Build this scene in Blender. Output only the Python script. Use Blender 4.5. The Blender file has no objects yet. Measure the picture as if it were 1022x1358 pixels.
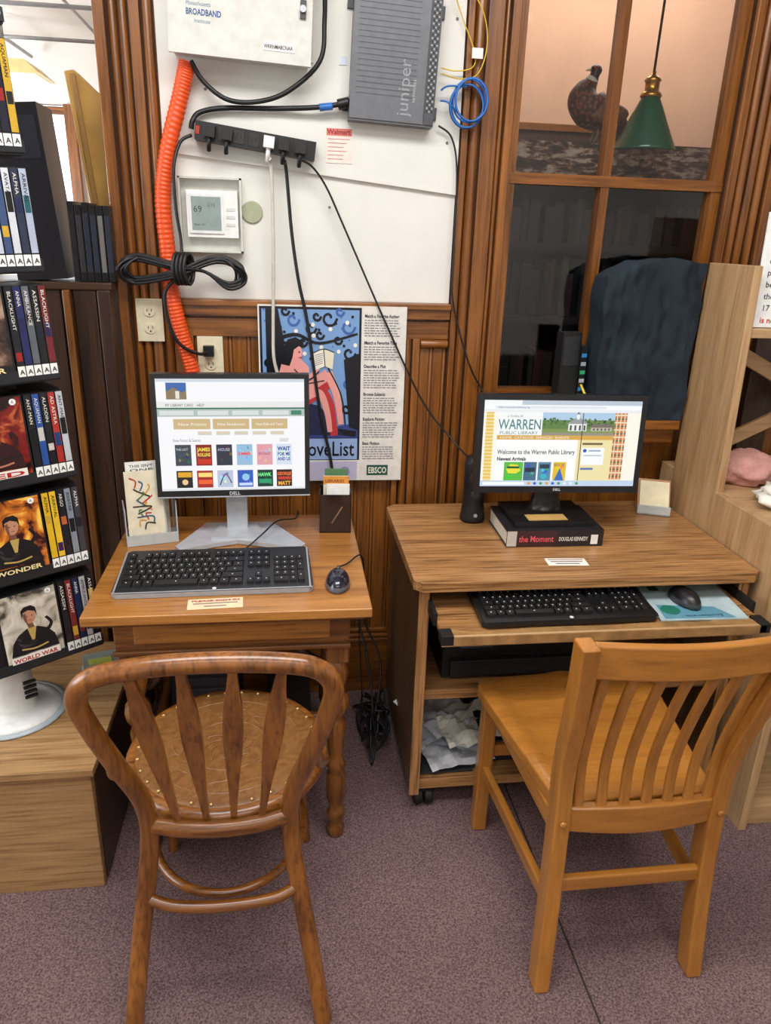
import bpy, bmesh, math, random
from mathutils import Matrix, Vector, noise
random.seed(7)
pi=math.pi
sc=bpy.context.scene
try:
    sc.view_settings.view_transform='Standard'; sc.view_settings.look='None'
except Exception: pass
col=sc.collection

# ---------------------------------------------------------------- materials
def lin(c):
    o=[]
    for v in c[:3]:
        v/=255.0
        o.append(v/12.92 if v<=0.04045 else ((v+0.055)/1.055)**2.4)
    return (o[0],o[1],o[2],1.0)
_mc={}
def newmat(name):
    m=bpy.data.materials.new(name); m.use_nodes=True
    nt=m.node_tree; b=nt.nodes['Principled BSDF']
    return m,nt,b
def M(c,rough=.5,metal=0,name=None,var=.08,scale=40,bump=0,spec=.5,coat=0):
    k=(tuple(c),rough,metal,var,scale,bump,spec,coat)
    if k in _mc: return _mc[k]
    m,nt,b=newmat(name or 'paint_%d_%d_%d'%tuple(c[:3]))
    b.inputs['Roughness'].default_value=rough; b.inputs['Metallic'].default_value=metal
    b.inputs['Specular IOR Level'].default_value=spec
    b.inputs['Coat Weight'].default_value=coat
    L=lin(c)
    tc=nt.nodes.new('ShaderNodeTexCoord'); n=nt.nodes.new('ShaderNodeTexNoise')
    n.inputs['Scale'].default_value=scale; n.inputs['Detail'].default_value=3
    nt.links.new(tc.outputs['Object'],n.inputs['Vector'])
    r=nt.nodes.new('ShaderNodeValToRGB')
    r.color_ramp.elements[0].position=.3; r.color_ramp.elements[1].position=.7
    r.color_ramp.elements[0].color=tuple(v*(1-var) for v in L[:3])+(1,)
    r.color_ramp.elements[1].color=tuple(min(1,v*(1+var)) for v in L[:3])+(1,)
    nt.links.new(n.outputs['Fac'],r.inputs['Fac']); nt.links.new(r.outputs['Color'],b.inputs['Base Color'])
    if bump:
        bp=nt.nodes.new('ShaderNodeBump'); bp.inputs['Strength'].default_value=bump; bp.inputs['Distance'].default_value=.004
        nt.links.new(n.outputs['Fac'],bp.inputs['Height']); nt.links.new(bp.outputs['Normal'],b.inputs['Normal'])
    _mc[k]=m; return m
def E(c,s=1.0):
    k=('e',tuple(c),s)
    if k in _mc: return _mc[k]
    m,nt,b=newmat('screen_%d_%d_%d'%tuple(c[:3]))
    b.inputs['Base Color'].default_value=(0.01,.01,.01,1); b.inputs['Roughness'].default_value=.3
    b.inputs['Emission Color'].default_value=lin(c); b.inputs['Emission Strength'].default_value=s
    _mc[k]=m; return m
def wood(name,cd,cl,axis='X',sc_=1.0,rough=.38,coat=.25,contrast=(.32,.68),fine=.35,bump=.12,across=28,along=1.6,pores=.0):
    m,nt,b=newmat(name)
    N=nt.nodes.new; Lk=nt.links.new
    tc=N('ShaderNodeTexCoord'); mp=N('ShaderNodeMapping')
    s=[across*sc_]*3; s['XYZ'.index(axis)]=along*sc_
    mp.inputs['Scale'].default_value=s
    Lk(tc.outputs['Object'],mp.inputs['Vector'])
    n1=N('ShaderNodeTexNoise'); n1.inputs['Scale'].default_value=1; n1.inputs['Detail'].default_value=5; n1.inputs['Distortion'].default_value=.6
    Lk(mp.outputs['Vector'],n1.inputs['Vector'])
    mp2=N('ShaderNodeMapping'); s2=[v*5 for v in s]; s2['XYZ'.index(axis)]=along*sc_*4; mp2.inputs['Scale'].default_value=s2
    Lk(tc.outputs['Object'],mp2.inputs['Vector'])
    n2=N('ShaderNodeTexNoise'); n2.inputs['Scale'].default_value=1; n2.inputs['Detail'].default_value=3
    Lk(mp2.outputs['Vector'],n2.inputs['Vector'])
    mx=N('ShaderNodeMix'); mx.data_type='FLOAT'; mx.inputs[0].default_value=fine
    Lk(n1.outputs['Fac'],mx.inputs[2]); Lk(n2.outputs['Fac'],mx.inputs[3])
    r=N('ShaderNodeValToRGB'); e=r.color_ramp.elements
    e[0].position=contrast[0]; e[0].color=lin(cd); e[1].position=contrast[1]; e[1].color=lin(cl)
    Lk(mx.outputs[0],r.inputs['Fac'])
    # fine dark pores
    r3=N('ShaderNodeValToRGB'); e3=r3.color_ramp.elements; e3[0].position=.36; e3[0].color=(1-pores,)*3+(1,); e3[1].position=.46; e3[1].color=(1,1,1,1)
    Lk(n2.outputs['Fac'],r3.inputs['Fac'])
    mm=N('ShaderNodeMix'); mm.data_type='RGBA'; mm.blend_type='MULTIPLY'; mm.inputs[0].default_value=1
    Lk(r.outputs['Color'],mm.inputs[6]); Lk(r3.outputs['Color'],mm.inputs[7]); Lk(mm.outputs[2],b.inputs['Base Color'])
    b.inputs['Roughness'].default_value=rough; b.inputs['Coat Weight'].default_value=coat; b.inputs['Coat Roughness'].default_value=.2
    bp=N('ShaderNodeBump'); bp.inputs['Strength'].default_value=bump; bp.inputs['Distance'].default_value=.002
    Lk(mx.outputs[0],bp.inputs['Height']); Lk(bp.outputs['Normal'],b.inputs['Normal'])
    return m
def wood3(n,cd,cl,**k): return {a:wood(n+'_'+a.lower(),cd,cl,a,**k) for a in 'XYZ'}

WALLW=wood3('varnished_oak_trim',(88,46,12),(160,98,36),rough=.34,pores=.25,coat=.3)
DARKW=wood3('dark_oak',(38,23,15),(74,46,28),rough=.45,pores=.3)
TABW=wood3('golden_oak',(140,86,32),(190,130,62),rough=.3,pores=.22,coat=.4)
TABL=wood3('aged_oak_legs',(82,44,14),(146,92,40),rough=.33,pores=.3)
DESKW=wood3('oak_laminate',(126,84,46),(190,140,88),rough=.36,contrast=(.36,.62),fine=.6,coat=.15,pores=.3,across=34)
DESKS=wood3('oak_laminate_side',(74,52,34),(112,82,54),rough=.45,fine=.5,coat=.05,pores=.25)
HUTW=wood3('pale_laminate',(164,126,86),(200,164,120),rough=.45,fine=.4,coat=.05,pores=.12)
BOXW=wood3('box_laminate',(142,104,64),(182,144,98),rough=.42,contrast=(.34,.66),fine=.55,coat=.1,pores=.15)
CHL=wood3('bentwood_oak',(92,50,14),(158,98,40),rough=.28,pores=.28,coat=.4)
CHR=wood3('honey_beech',(148,92,34),(186,124,52),rough=.3,fine=.3,contrast=(.25,.75),pores=.08,coat=.35)
BLK=M((20,20,22),.4,name='black_plastic'); BLKM=M((12,12,13),.6,name='matte_black')
WHT=M((236,234,230),.5,name='white_plastic')
IVORY=M((232,222,190),.45,name='ivory_plastic')
SILV=M((188,192,198),.35,.2,name='silver_plastic')
CABLE=M((22,22,24),.45,name='cable_black',var=.02)

# ---------------------------------------------------------------- builder
def cr(pts,n=8,closed=False):
    P=[Vector(p) for p in pts]; out=[]
    L=len(P)
    if L<3 and not closed:
        return [P[0].lerp(P[1],i/n) for i in range(n+1)]
    rng=L if closed else L-1
    for i in range(rng):
        if closed: a,b,c,d=P[i-1],P[i],P[(i+1)%L],P[(i+2)%L]
        else: a=P[max(i-1,0)];b=P[i];c=P[i+1];d=P[min(i+2,L-1)]
        for j in range(n):
            t=j/n
            out.append(.5*((2*b)+(c-a)*t+(2*a-5*b+4*c-d)*t*t+(3*b-3*c+d-a)*t**3))
    if not closed: out.append(P[-1].copy())
    return out
class B:
    def __init__(s,name):
        s.n=name; s.bm=bmesh.new(); s.mats=[]; s.M=Matrix()
    def mi(s,m):
        if m not in s.mats: s.mats.append(m)
        return s.mats.index(m)
    def v(s,c): return s.bm.verts.new(s.M@Vector(c))
    def f(s,vs,m,sm=False):
        try: fa=s.bm.faces.new(vs)
        except ValueError: return
        fa.material_index=s.mi(m); fa.smooth=sm
    def box(s,x0,x1,y0,y1,z0,z1,m):
        V=[s.v((x,y,z)) for x in (x0,x1) for y in (y0,y1) for z in (z0,z1)]
        for q in ((0,1,3,2),(4,6,7,5),(0,4,5,1),(2,3,7,6),(0,2,6,4),(1,5,7,3)): s.f([V[i] for i in q],m)
    def prism(s,pts,vec,m,sm=False):
        vec=Vector(vec); a=[s.v(p) for p in pts]; b=[s.v(Vector(p)+vec) for p in pts]
        s.f(a[::-1],m); s.f(b,m)
        for i in range(len(a)):
            j=(i+1)%len(a); s.f([a[i],a[j],b[j],b[i]],m,sm)
    def poly(s,pts,m): s.f([s.v(p) for p in pts],m)
    def tube(s,pts,r,m,seg=10,n=6,closed=False,smooth=True,ref=None,ab=(1,1),rect=False,raw=False):
        P=[Vector(p) for p in pts] if raw else cr(pts,n,closed)
        N=len(P)
        def rad(i):
            if isinstance(r,(int,float)): return r
            t=i/(N-1)*(len(r)-1); k=min(int(t),len(r)-2); return r[k]+(r[k+1]-r[k])*(t-k)
        if rect: prof=[(-1,-1),(1,-1),(1,1),(-1,1)]
        else: prof=[(math.cos(2*pi*k/seg),math.sin(2*pi*k/seg)) for k in range(seg)]
        rings=[]; u=None
        for i in range(N):
            if closed: t=(P[(i+1)%N]-P[i-1]).normalized()
            else: t=(P[min(i+1,N-1)]-P[max(i-1,0)]).normalized()
            if ref is not None: u=Vector(ref)-t*Vector(ref).dot(t)
            elif u is None:
                u=Vector((0,0,1)) if abs(t.z)<.9 else Vector((1,0,0)); u=u-t*u.dot(t)
            else: u=u-t*u.dot(t)
            u.normalize(); w=t.cross(u); R=rad(i)
            if ref is not None and not isinstance(r,(int,float)) and rect:
                rings.append([s.v(P[i]+u*a*R+w*b*ab[1]) for a,b in prof])
            else:
                rings.append([s.v(P[i]+u*a*R*ab[0]+w*b*R*ab[1]) for a,b in prof])
        K=len(prof)
        for i in range(N if closed else N-1):
            A=rings[i];Bq=rings[(i+1)%N]
            for k in range(K): s.f([A[k],A[(k+1)%K],Bq[(k+1)%K],Bq[k]],m,(not rect) and smooth)
        if not closed: s.f(rings[0][::-1],m); s.f(rings[-1],m)
    def lathe(s,prof,c,m,seg=24,sx=1,sy=1,R=None,sm=True):
        o=s.M; s.M=o@Matrix.Translation(c)@(R if R else Matrix())
        rings=[]
        for r,z in prof:
            rings.append([s.v((r*sx*math.cos(2*pi*k/seg),r*sy*math.sin(2*pi*k/seg),z)) for k in range(seg)])
        for i in range(len(rings)-1):
            for k in range(seg): s.f([rings[i][k],rings[i][(k+1)%seg],rings[i+1][(k+1)%seg],rings[i+1][k]],m,sm)
        s.f(rings[0][::-1],m); s.f(rings[-1],m); s.M=o
    def cyl(s,a,b,r,m,seg=16): s.tube([a,b],r,m,seg=seg,n=1)
    def ball(s,c,r,m,sx=1,sy=1,sz=1,seg=14):
        pr=[(max(.0005,r*math.sin(pi*i/8)),-r*sz*math.cos(pi*i/8)) for i in range(9)]
        s.lathe(pr,c,m,seg,sx,sy)
    def text(s,t,size,mat4,m,align='LEFT',ext=0.0,bold=0,sx=1,fit=None):
        cu=bpy.data.curves.new('t','FONT'); cu.body=t; cu.size=size; cu.align_x=align; cu.extrude=ext; cu.offset=bold; cu.resolution_u=2
        ob=bpy.data.objects.new('t',cu); col.objects.link(ob)
        dg=bpy.context.evaluated_depsgraph_get(); me=bpy.data.meshes.new_from_object(ob.evaluated_get(dg))
        bpy.data.objects.remove(ob)
        if fit and len(me.vertices): sx=fit/max(1e-6,max(v.co.x for v in me.vertices))
        MM=s.M@mat4@Matrix.Diagonal((sx,1,1,1)); vs=[s.bm.verts.new(MM@v.co) for v in me.vertices]
        for p in me.polygons: s.f([vs[i] for i in p.vertices],m)
        bpy.data.meshes.remove(me)
    def done(s,bevel=0,seg=2,subsurf=0,recalc=True):
        if recalc: bmesh.ops.recalc_face_normals(s.bm,faces=s.bm.faces)
        me=bpy.data.meshes.new(s.n)
        xs=[v.co for v in s.bm.verts]
        mn=Vector((min(v.x for v in xs),min(v.y for v in xs),min(v.z for v in xs))); mx=Vector((max(v.x for v in xs),max(v.y for v in xs),max(v.z for v in xs)))
        c=(mn+mx)/2
        for v in s.bm.verts: v.co-=c
        s.bm.to_mesh(me); s.bm.free()
        for m in s.mats: me.materials.append(m)
        ob=bpy.data.objects.new(s.n,me); ob.location=c; col.objects.link(ob)
        if bevel:
            md=ob.modifiers.new('bevel','BEVEL'); md.width=bevel; md.segments=seg; md.limit_method='ANGLE'; md.angle_limit=math.radians(50)
        if subsurf:
            md=ob.modifiers.new('sub','SUBSURF'); md.levels=subsurf; md.render_levels=subsurf
        return ob
def Rx(a): return Matrix.Rotation(a,4,'X')
def Ry(a): return Matrix.Rotation(a,4,'Y')
def Rz(a): return Matrix.Rotation(a,4,'Z')
def T(x,y,z): return Matrix.Translation((x,y,z))
UP=Rx(pi/2)   # text plane -> faces -Y
class Panel:
    """flat artwork drawn in its own sheet units (x right, y down)"""
    def __init__(s,b,mat,x0,y0,w,h,W,H):
        s.b=b;s.m=mat;s.x0=x0;s.y0=y0;s.kx=W/w;s.ky=H/h
    def p(s,x,y,l): return s.m@Vector(((x-s.x0)*s.kx,-(y-s.y0)*s.ky,l*.0004))
    def rect(s,x0,y0,x1,y1,m,l=1): s.b.poly([s.p(x0,y1,l),s.p(x1,y1,l),s.p(x1,y0,l),s.p(x0,y0,l)],m)
    def poly(s,pts,m,l=1): s.b.poly([s.p(x,y,l) for x,y in pts],m)
    def circ(s,x,y,r,m,l=1,ry=None):
        ry=ry or r; s.poly([(x+r*math.cos(2*pi*k/16),y-ry*math.sin(2*pi*k/16)) for k in range(16)],m,l)
    def line(s,pts,w,m,l=1,taper=0):
        P=cr([(a,c,0) for a,c in pts],6); N=len(P); L=[];R=[]
        for i in range(N):
            d=(P[min(i+1,N-1)]-P[max(i-1,0)]).normalized(); k=1-taper*i/(N-1)
            n=Vector((-d.y,d.x,0))*w/2*k; a=P[i]-n; c=P[i]+n
            L.append(s.b.v(s.p(a.x,a.y,l))); R.append(s.b.v(s.p(c.x,c.y,l)))
        for i in range(N-1): s.b.f([L[i],L[i+1],R[i+1],R[i]],m)
    def text(s,t,x,y,size,m,l=2,align='LEFT',bold=0,sx=1,fit=None):
        o=s.p(x,y,l); s.b.text(t,size*s.ky*1.15,Matrix.Translation(o)@s.m.to_3x3().to_4x4(),m,align,0,bold*s.ky,sx*.85,fit*s.kx if fit else None)

# ---------------------------------------------------------------- room shell
def carpet():
    m,nt,b=newmat('mauve_carpet'); N=nt.nodes.new; Lk=nt.links.new
    tc=N('ShaderNodeTexCoord'); n=N('ShaderNodeTexNoise'); n.inputs['Scale'].default_value=230; n.inputs['Detail'].default_value=3
    n2=N('ShaderNodeTexNoise'); n2.inputs['Scale'].default_value=2.5; n2.inputs['Detail'].default_value=5
    for q in (n,n2): Lk(tc.outputs['Object'],q.inputs['Vector'])
    r=N('ShaderNodeValToRGB'); e=r.color_ramp.elements
    e[0].position=.34; e[0].color=lin((86,66,66)); e[1].position=.68; e[1].color=lin((142,118,117))
    Lk(n.outputs['Fac'],r.inputs['Fac'])
    r2=N('ShaderNodeValToRGB'); r2.color_ramp.elements[0].color=(.8,.8,.8,1); r2.color_ramp.elements[1].color=(1.04,1.02,1.02,1)
    r2.color_ramp.elements[0].position=.35; r2.color_ramp.elements[1].position=.65
    Lk(n2.outputs['Fac'],r2.inputs['Fac'])
    mx=N('ShaderNodeMix'); mx.data_type='RGBA'; mx.blend_type='MULTIPLY'; mx.inputs[0].default_value=1
    Lk(r.outputs['Color'],mx.inputs[6]); Lk(r2.outputs['Color'],mx.inputs[7]); Lk(mx.outputs[2],b.inputs['Base Color'])
    b.inputs['Roughness'].default_value=.95; b.inputs['Specular IOR Level'].default_value=.1
    bp=N('ShaderNodeBump'); bp.inputs['Strength'].default_value=.35; bp.inputs['Distance'].default_value=.003
    Lk(n.outputs['Fac'],bp.inputs['Height']); Lk(bp.outputs['Normal'],b.inputs['Normal'])
    return m
b=B('floor'); b.box(-4,3.2,-4,4.2,-.06,0,carpet())
b.box(.636,.640,-4,-.5,0,.0012,M((44,34,34),.9,name='carpet_seam')); b.done()
PLAST=M((232,230,224),.7,name='plaster_white',var=.03,scale=4)
PEACH=M((212,168,138),.7,name='peach_plaster',var=.08,scale=3)
b=B('wall_back')
W_=WALLW['Z']
b.box(-.46,.64,0,.1,0,2.9,W_); b.box(.64,1.33,0,.1,0,1.05,W_); b.box(1.33,3.2,0,.1,0,2.9,W_); b.box(.64,1.33,0,.1,2.5,2.9,W_)
b.done()
b=B('wall_right'); b.box(3.2,3.3,-4,4.2,0,2.9,PLAST); b.done()
b=B('wall_front'); b.box(-4,3.2,-4.1,-4,0,2.9,PLAST); b.done()
b=B('light_divider'); b.box(.3,.36,.1,4.2,0,2.9,PEACH); b.done()  # unseen partition, added to keep the two rooms' light separate
b=B('wall_far_right'); b.box(.36,3.2,1.6,1.7,0,2.9,PEACH); b.box(.36,1.66,1.57,1.6,1.97,2.07,DARKW['X']); b.box(.36,1.66,1.56,1.57,2.05,2.08,WALLW['X']); b.done()
b=B('wall_far_left')
b.box(-4,-1.95,3.2,3.3,0,2.62,PLAST); b.box(-1.3,.3,3.2,3.3,0,2.62,PLAST); b.box(-1.95,-1.3,3.2,3.3,0,1.3,PLAST); b.box(-1.95,-1.3,3.2,3.3,2.26,2.62,PLAST)
b.done()
b=B('window_2')
SKY=E((240,246,255),3.2)
b.box(-1.95,-1.3,3.27,3.29,1.3,2.26,SKY)
for x in (-1.95,-1.36): b.box(x,x+.06,3.15,3.26,1.3,2.26,WALLW['Z'])
for z in (1.3,2.20): b.box(-1.95,-1.3,3.16,3.26,z,z+.045,WALLW['X'])
b.done()
b=B('wall_left'); b.box(-4.1,-4,-4,4.2,0,2.9,PLAST); b.done()
b=B('ceiling'); b.box(-4,3.2,-4,0.1,2.9,2.96,PLAST); b.box(.36,3.2,.1,1.7,2.9,2.96,PLAST); b.box(-4,.3,.1,4.2,2.62,2.7,PLAST); b.done()
b=B('ceiling_pipework'); g=M((150,152,154),.4,.3,name='grey_pipe')
for y in (1.2,1.9,2.6): b.cyl((-3,y,2.5),(.1,y,2.5),.010,g)
b.cyl((-1.5,.4,2.5),(-1.5,3.1,2.5),.010,g); b.cyl((-1.0,.4,2.53),(-1.0,3.1,2.53),.008,g)
for y in (1.2,1.9,2.6): b.cyl((-1.5,y,2.5),(-1.5,y,2.62),.008,g)
b.done()
b=B('ceiling_light'); b.cyl((-1.42,2.3,2.3),(-1.42,2.3,2.62),.01,g)
b.prism([(-1.62,2.2,2.27),(-1.22,2.2,2.27),(-1.29,2.2,2.33),(-1.55,2.2,2.33)],(0,.3,0),M((210,190,130),.5)); b.box(-1.59,-1.25,2.22,2.48,2.262,2.27,E((255,240,200),2)); b.done()

# wall trims
def reeds(b,x0,x1,z0,z1,y=0,n=3,m=None,dep=.018):
    m=m or WALLW['Z']; w=(x1-x0)/n
    for i in range(n):
        cx=x0+w*(i+.5)
        pr=[(cx+w*.46*math.cos(pi*k/8),y-dep*math.sin(pi*k/8)) for k in range(9)]
        b.prism([(p[0],p[1],z0) for p in pr],(0,0,z1-z0),m,True)
GR=M((54,28,10),.6,name='groove_backing')  # dark brown backing between the trim strips
GR2=M((92,52,20),.5,name='bead_backing')  # mid brown backing behind the bead boards
b=B('trim_1')   # left post
b.box(-.465,-.33,-.012,0,0,2.9,GR); b.box(-.47,-.442,-.04,-.012,0,2.9,WALLW['Z'])
reeds(b,-.438,-.388,0,2.9,-.012,2); b.box(-.384,-.357,-.028,-.012,0,2.9,WALLW['Z']); reeds(b,-.354,-.325,0,2.9,-.012,1,dep=.02); b.done(.003)
b=B('trim_2')   # pilaster by window
b.box(.497,.645,-.012,0,0,2.9,GR); b.box(.50,.518,-.03,-.012,0,2.9,WALLW['Z'])
reeds(b,.520,.553,0,2.9,-.012,1); b.box(.556,.602,-.024,-.012,0,2.9,WALLW['Z']); reeds(b,.603,.618,0,2.9,-.012,1,dep=.012); b.box(.620,.645,-.034,-.012,0,2.9,WALLW['Z']); b.done(.003)
b=B('trim_3')   # right casing
b.box(1.32,1.47,-.02,0,1.05,2.9,GR); b.box(1.32,1.345,-.035,-.02,1.05,2.9,WALLW['Z']); reeds(b,1.35,1.44,1.05,2.9,-.02,3,dep=.015); b.box(1.445,1.47,-.035,-.02,1.05,2.9,WALLW['Z']); b.box(1.52,1.62,-.03,0,0,2.9,DARKW['Z']); b.box(1.7,1.72,-.03,0,0,2.9,WALLW['Z']); b.done(.003)
b=B('trim_4')   # wainscot
b.box(-.325,.497,-.03,0,1.315,1.362,WALLW['X']); b.box(-.325,.497,-.042,0,1.345,1.36,WALLW['X'])
b.box(-.325,.497,-.018,0,1.255,1.308,WALLW['X'])
b.box(-.325,-.27,-.018,0,.24,1.255,WALLW['Z']); b.box(.335,.352,-.03,0,.24,1.255,WALLW['Z']); b.box(.352,.412,-.008,0,.24,1.255,GR); reeds(b,.357,.385,.24,1.255,-.008,1,dep=.02); b.box(.388,.41,-.022,-.008,.24,1.255,WALLW['Z'])
b.box(-.27,.335,-.0035,0,.24,1.255,GR2)
for i in range(11):
    x=-.268+i*.055; b.box(x,x+.041,-.007,-.0035,.24,1.255,WALLW['Z']); reeds(b,x+.0425,x+.0535,.24,1.255,-.0035,1,WALLW['Z'],.004)
b.box(.412,.497,-.004,0,.24,1.235,GR2)
for x in (.414,.456): b.box(x,x+.028,-.007,-.004,.24,1.235,WALLW['Z']); reeds(b,x+.029,x+.040,.24,1.235,-.004,1,WALLW['Z'],.004)
b.cyl((.412,-.012,1.24),(.497,-.012,1.24),.014,WALLW['X'])
b.done(.0015)
b=B('baseboard_back'); b.box(-.46,2.5,-.024,0,0,.205,WALLW['X']); b.box(-.46,2.5,-.034,0,.208,.218,WALLW['X']); b.box(-.46,2.5,-.028,0,.221,.232,WALLW['X']); b.box(-.46,2.5,-.016,0,.235,.25,WALLW['X']); b.done(.003)

# white backer board
WB=M((230,228,220),.6,name='painted_board',var=.035,scale=5)
b=B('wall_panel_board')
b.box(-.32,.495,-.010,-.001,1.362,1.76,WB)
b.prism([(-.32,-.010,1.745),(.495,-.010,1.665),(.495,-.010,2.6),(-.32,-.010,2.6)],(0,-.012,0),WB)
for p in ((-.2,1.9),(.13,1.62),(.46,1.8),(.47,2.1)): b.lathe([(.004,0),(.004,.002)],(p[0],-.0225,p[1]),M((120,110,100),.5),8,R=Rx(pi/2))
b.done(.0015)

# window partition
b=B('window_1')
for x0,x1 in ((.645,.672),(.938,.964),(1.29,1.33)): b.box(x0,x1,.0,.045,1.08,2.5,WALLW['Z'])
for z0,z1 in ((1.705,1.735),(1.07,1.10),(2.45,2.5)): b.box(.645,1.33,-.004,.048,z0,z1,WALLW['X'])
b.box(.64,1.36,-.03,.05,1.03,1.07,WALLW['X'])
gm,nt,bs=newmat('window_glass')
for n_ in list(nt.nodes):
    if n_.type!='OUTPUT_MATERIAL': nt.nodes.remove(n_)
tr=nt.nodes.new('ShaderNodeBsdfTransparent'); tr.inputs[0].default_value=(.90,.90,.89,1); gl=nt.nodes.new('ShaderNodeBsdfGlossy'); gl.inputs['Roughness'].default_value=.05
mxs=nt.nodes.new('ShaderNodeMixShader'); mxs.inputs[0].default_value=.05
nt.links.new(tr.outputs[0],mxs.inputs[1]); nt.links.new(gl.outputs[0],mxs.inputs[2]); nt.links.new(mxs.outputs[0],[n_ for n_ in nt.nodes if n_.type=='OUTPUT_MATERIAL'][0].inputs[0])
b.box(.67,1.29,.022,.025,1.1,2.45,gm)
b.done()

# room behind window : bookcase with books, pheasant, pendant lamp
b=B('bookcase')
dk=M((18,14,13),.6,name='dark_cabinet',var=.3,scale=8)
def distressed():
    m,nt,b=newmat('distressed_paint'); N=nt.nodes.new; Lk=nt.links.new
    tc=N('ShaderNodeTexCoord'); mp=N('ShaderNodeMapping'); mp.inputs['Scale'].default_value=(.5,1,1.4); n=N('ShaderNodeTexNoise'); n.inputs['Scale'].default_value=30; n.inputs['Detail'].default_value=7; n.inputs['Roughness'].default_value=.75
    Lk(tc.outputs['Object'],mp.inputs[0]); Lk(mp.outputs[0],n.inputs['Vector']); r=N('ShaderNodeValToRGB'); e=r.color_ramp.elements
    e[0].position=.44; e[0].color=lin((48,32,26)); e[1].position=.58; e[1].color=lin((190,176,160)); k=e.new(.5); k.color=lin((110,72,54))
    Lk(n.outputs['Fac'],r.inputs['Fac']); Lk(r.outputs['Color'],b.inputs['Base Color']); b.inputs['Roughness'].default_value=.8
    return m
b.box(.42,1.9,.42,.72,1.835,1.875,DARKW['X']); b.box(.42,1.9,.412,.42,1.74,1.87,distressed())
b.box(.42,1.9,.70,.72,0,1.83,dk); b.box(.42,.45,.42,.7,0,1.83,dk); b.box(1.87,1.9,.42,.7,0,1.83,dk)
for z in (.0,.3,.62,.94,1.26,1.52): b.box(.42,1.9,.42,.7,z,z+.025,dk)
for z in (.965,1.285,1.545):
    x=.46
    while x<1.84:
        w=random.uniform(.016,.04); h=random.uniform(.15,.22) if z<1.5 else random.uniform(.1,.15)
        c=random.choice([(24,22,24),(32,24,22),(18,20,24),(38,28,26),(20,18,18),(42,38,36),(28,20,34),(54,26,24),(50,46,42)])
        b.box(x,x+w,.47+random.uniform(0,.03),.62,z,z+h,M(c,.6)); x+=w+random.choice([.001,.001,.02])
b.done()
b=B('pendant_lamp')
gr=M((6,84,58),.18,name='green_enamel',coat=.6); br=M((196,150,66),.25,.9,name='brass'); lx,ly=1.165,.24
b.lathe([(.098,1.832),(.100,1.836),(.098,1.842),(.07,1.90),(.045,1.955),(.03,1.985),(.028,1.988)],(lx,ly,0),gr,32)
b.lathe([(.03,1.985),(.034,1.992),(.030,2.0),(.022,2.006),(.022,2.03),(.027,2.035),(.018,2.045),(.008,2.05),(.008,2.06)],(lx,ly,0),br,24)
b.cyl((lx,ly,2.05),(lx+.01,ly,2.9),.004,M((60,42,20),.6)); b.done()
def feather():
    m,nt,b=newmat('pheasant_plumage'); N=nt.nodes.new; Lk=nt.links.new
    tc=N('ShaderNodeTexCoord'); v=N('ShaderNodeTexVoronoi'); v.inputs['Scale'].default_value=75
    Lk(tc.outputs['Object'],v.inputs['Vector'])
    r=N('ShaderNodeValToRGB'); e=r.color_ramp.elements; e[0].color=lin((150,86,62)); e[0].position=.12; e[1].color=lin((66,32,26)); e[1].position=.6
    Lk(v.outputs['Distance'],r.inputs['Fac']); Lk(r.outputs['Color'],b.inputs['Base Color']); b.inputs['Roughness'].default_value=.6
    bp=N('ShaderNodeBump'); bp.inputs['Strength'].default_value=.5; Lk(v.outputs['Distance'],bp.inputs['Height']); Lk(bp.outputs['Normal'],b.inputs['Normal'])
    return m
# stuffed pheasant: one continuous surface tail -> body -> neck -> head
FE=feather(); NK=M((34,30,46),.4,name='neck_plumage',var=.3,scale=60)
b=B('stuffed_pheasant'); b.M=T(1.075,.53,1.875)@Matrix.Diagonal((1,1,.94,1))
path=[(.36,.04,.015),(.26,.03,.03),(.16,.015,.055),(.10,.0,.085),(.05,0,.105),(.005,0,.125),(-.020,0,.155),(-.018,0,.185),(-.004,0,.210),(.004,0,.228)]
b.tube(path,[.004,.012,.022,.042,.060,.070,.062,.042,.025,.0185],FE,18,5,ref=(0,1,0),ab=(.9,1))
b.tube([(.003,0,.222),(.006,0,.232),(.010,0,.243),(.014,0,.252),(.012,0,.262)],[.0190,.0165,.017,.018,.010],NK,16,4,ref=(0,1,0))
b.tube([(-.008,0,.208),(.002,0,.222)],.0225,M((220,214,204),.6),16,1)
b.ball((.010,0,.254),.0185,NK,1.1,.95,.85)
b.lathe([(.0065,0),(.0045,.010),(.0008,.022)],(-.006,0,.253),M((200,184,140),.4),10,R=Ry(-pi/2-.25)); b.ball((.006,-.014,.256),.009,M((170,30,24),.5),1,.6,.8); b.ball((.004,-.0185,.258),.003,M((10,10,10),.2))
b.ball((.055,-.048,.105),.05,M((112,70,48),.6,var=.4,scale=90),1.5,.35,.7)
for k in (-.02,.02):
    b.tube([(.03,k,.075),(.035,k,.04),(.022,k,.006)],.0045,M((110,96,80),.6),8,4)
    for a in (-.5,0,.5): b.cyl((.022,k,.005),(.022-.03*math.cos(a),k+.03*math.sin(a),.003),.003,M((110,96,80),.6),6)
b.done()

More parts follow.
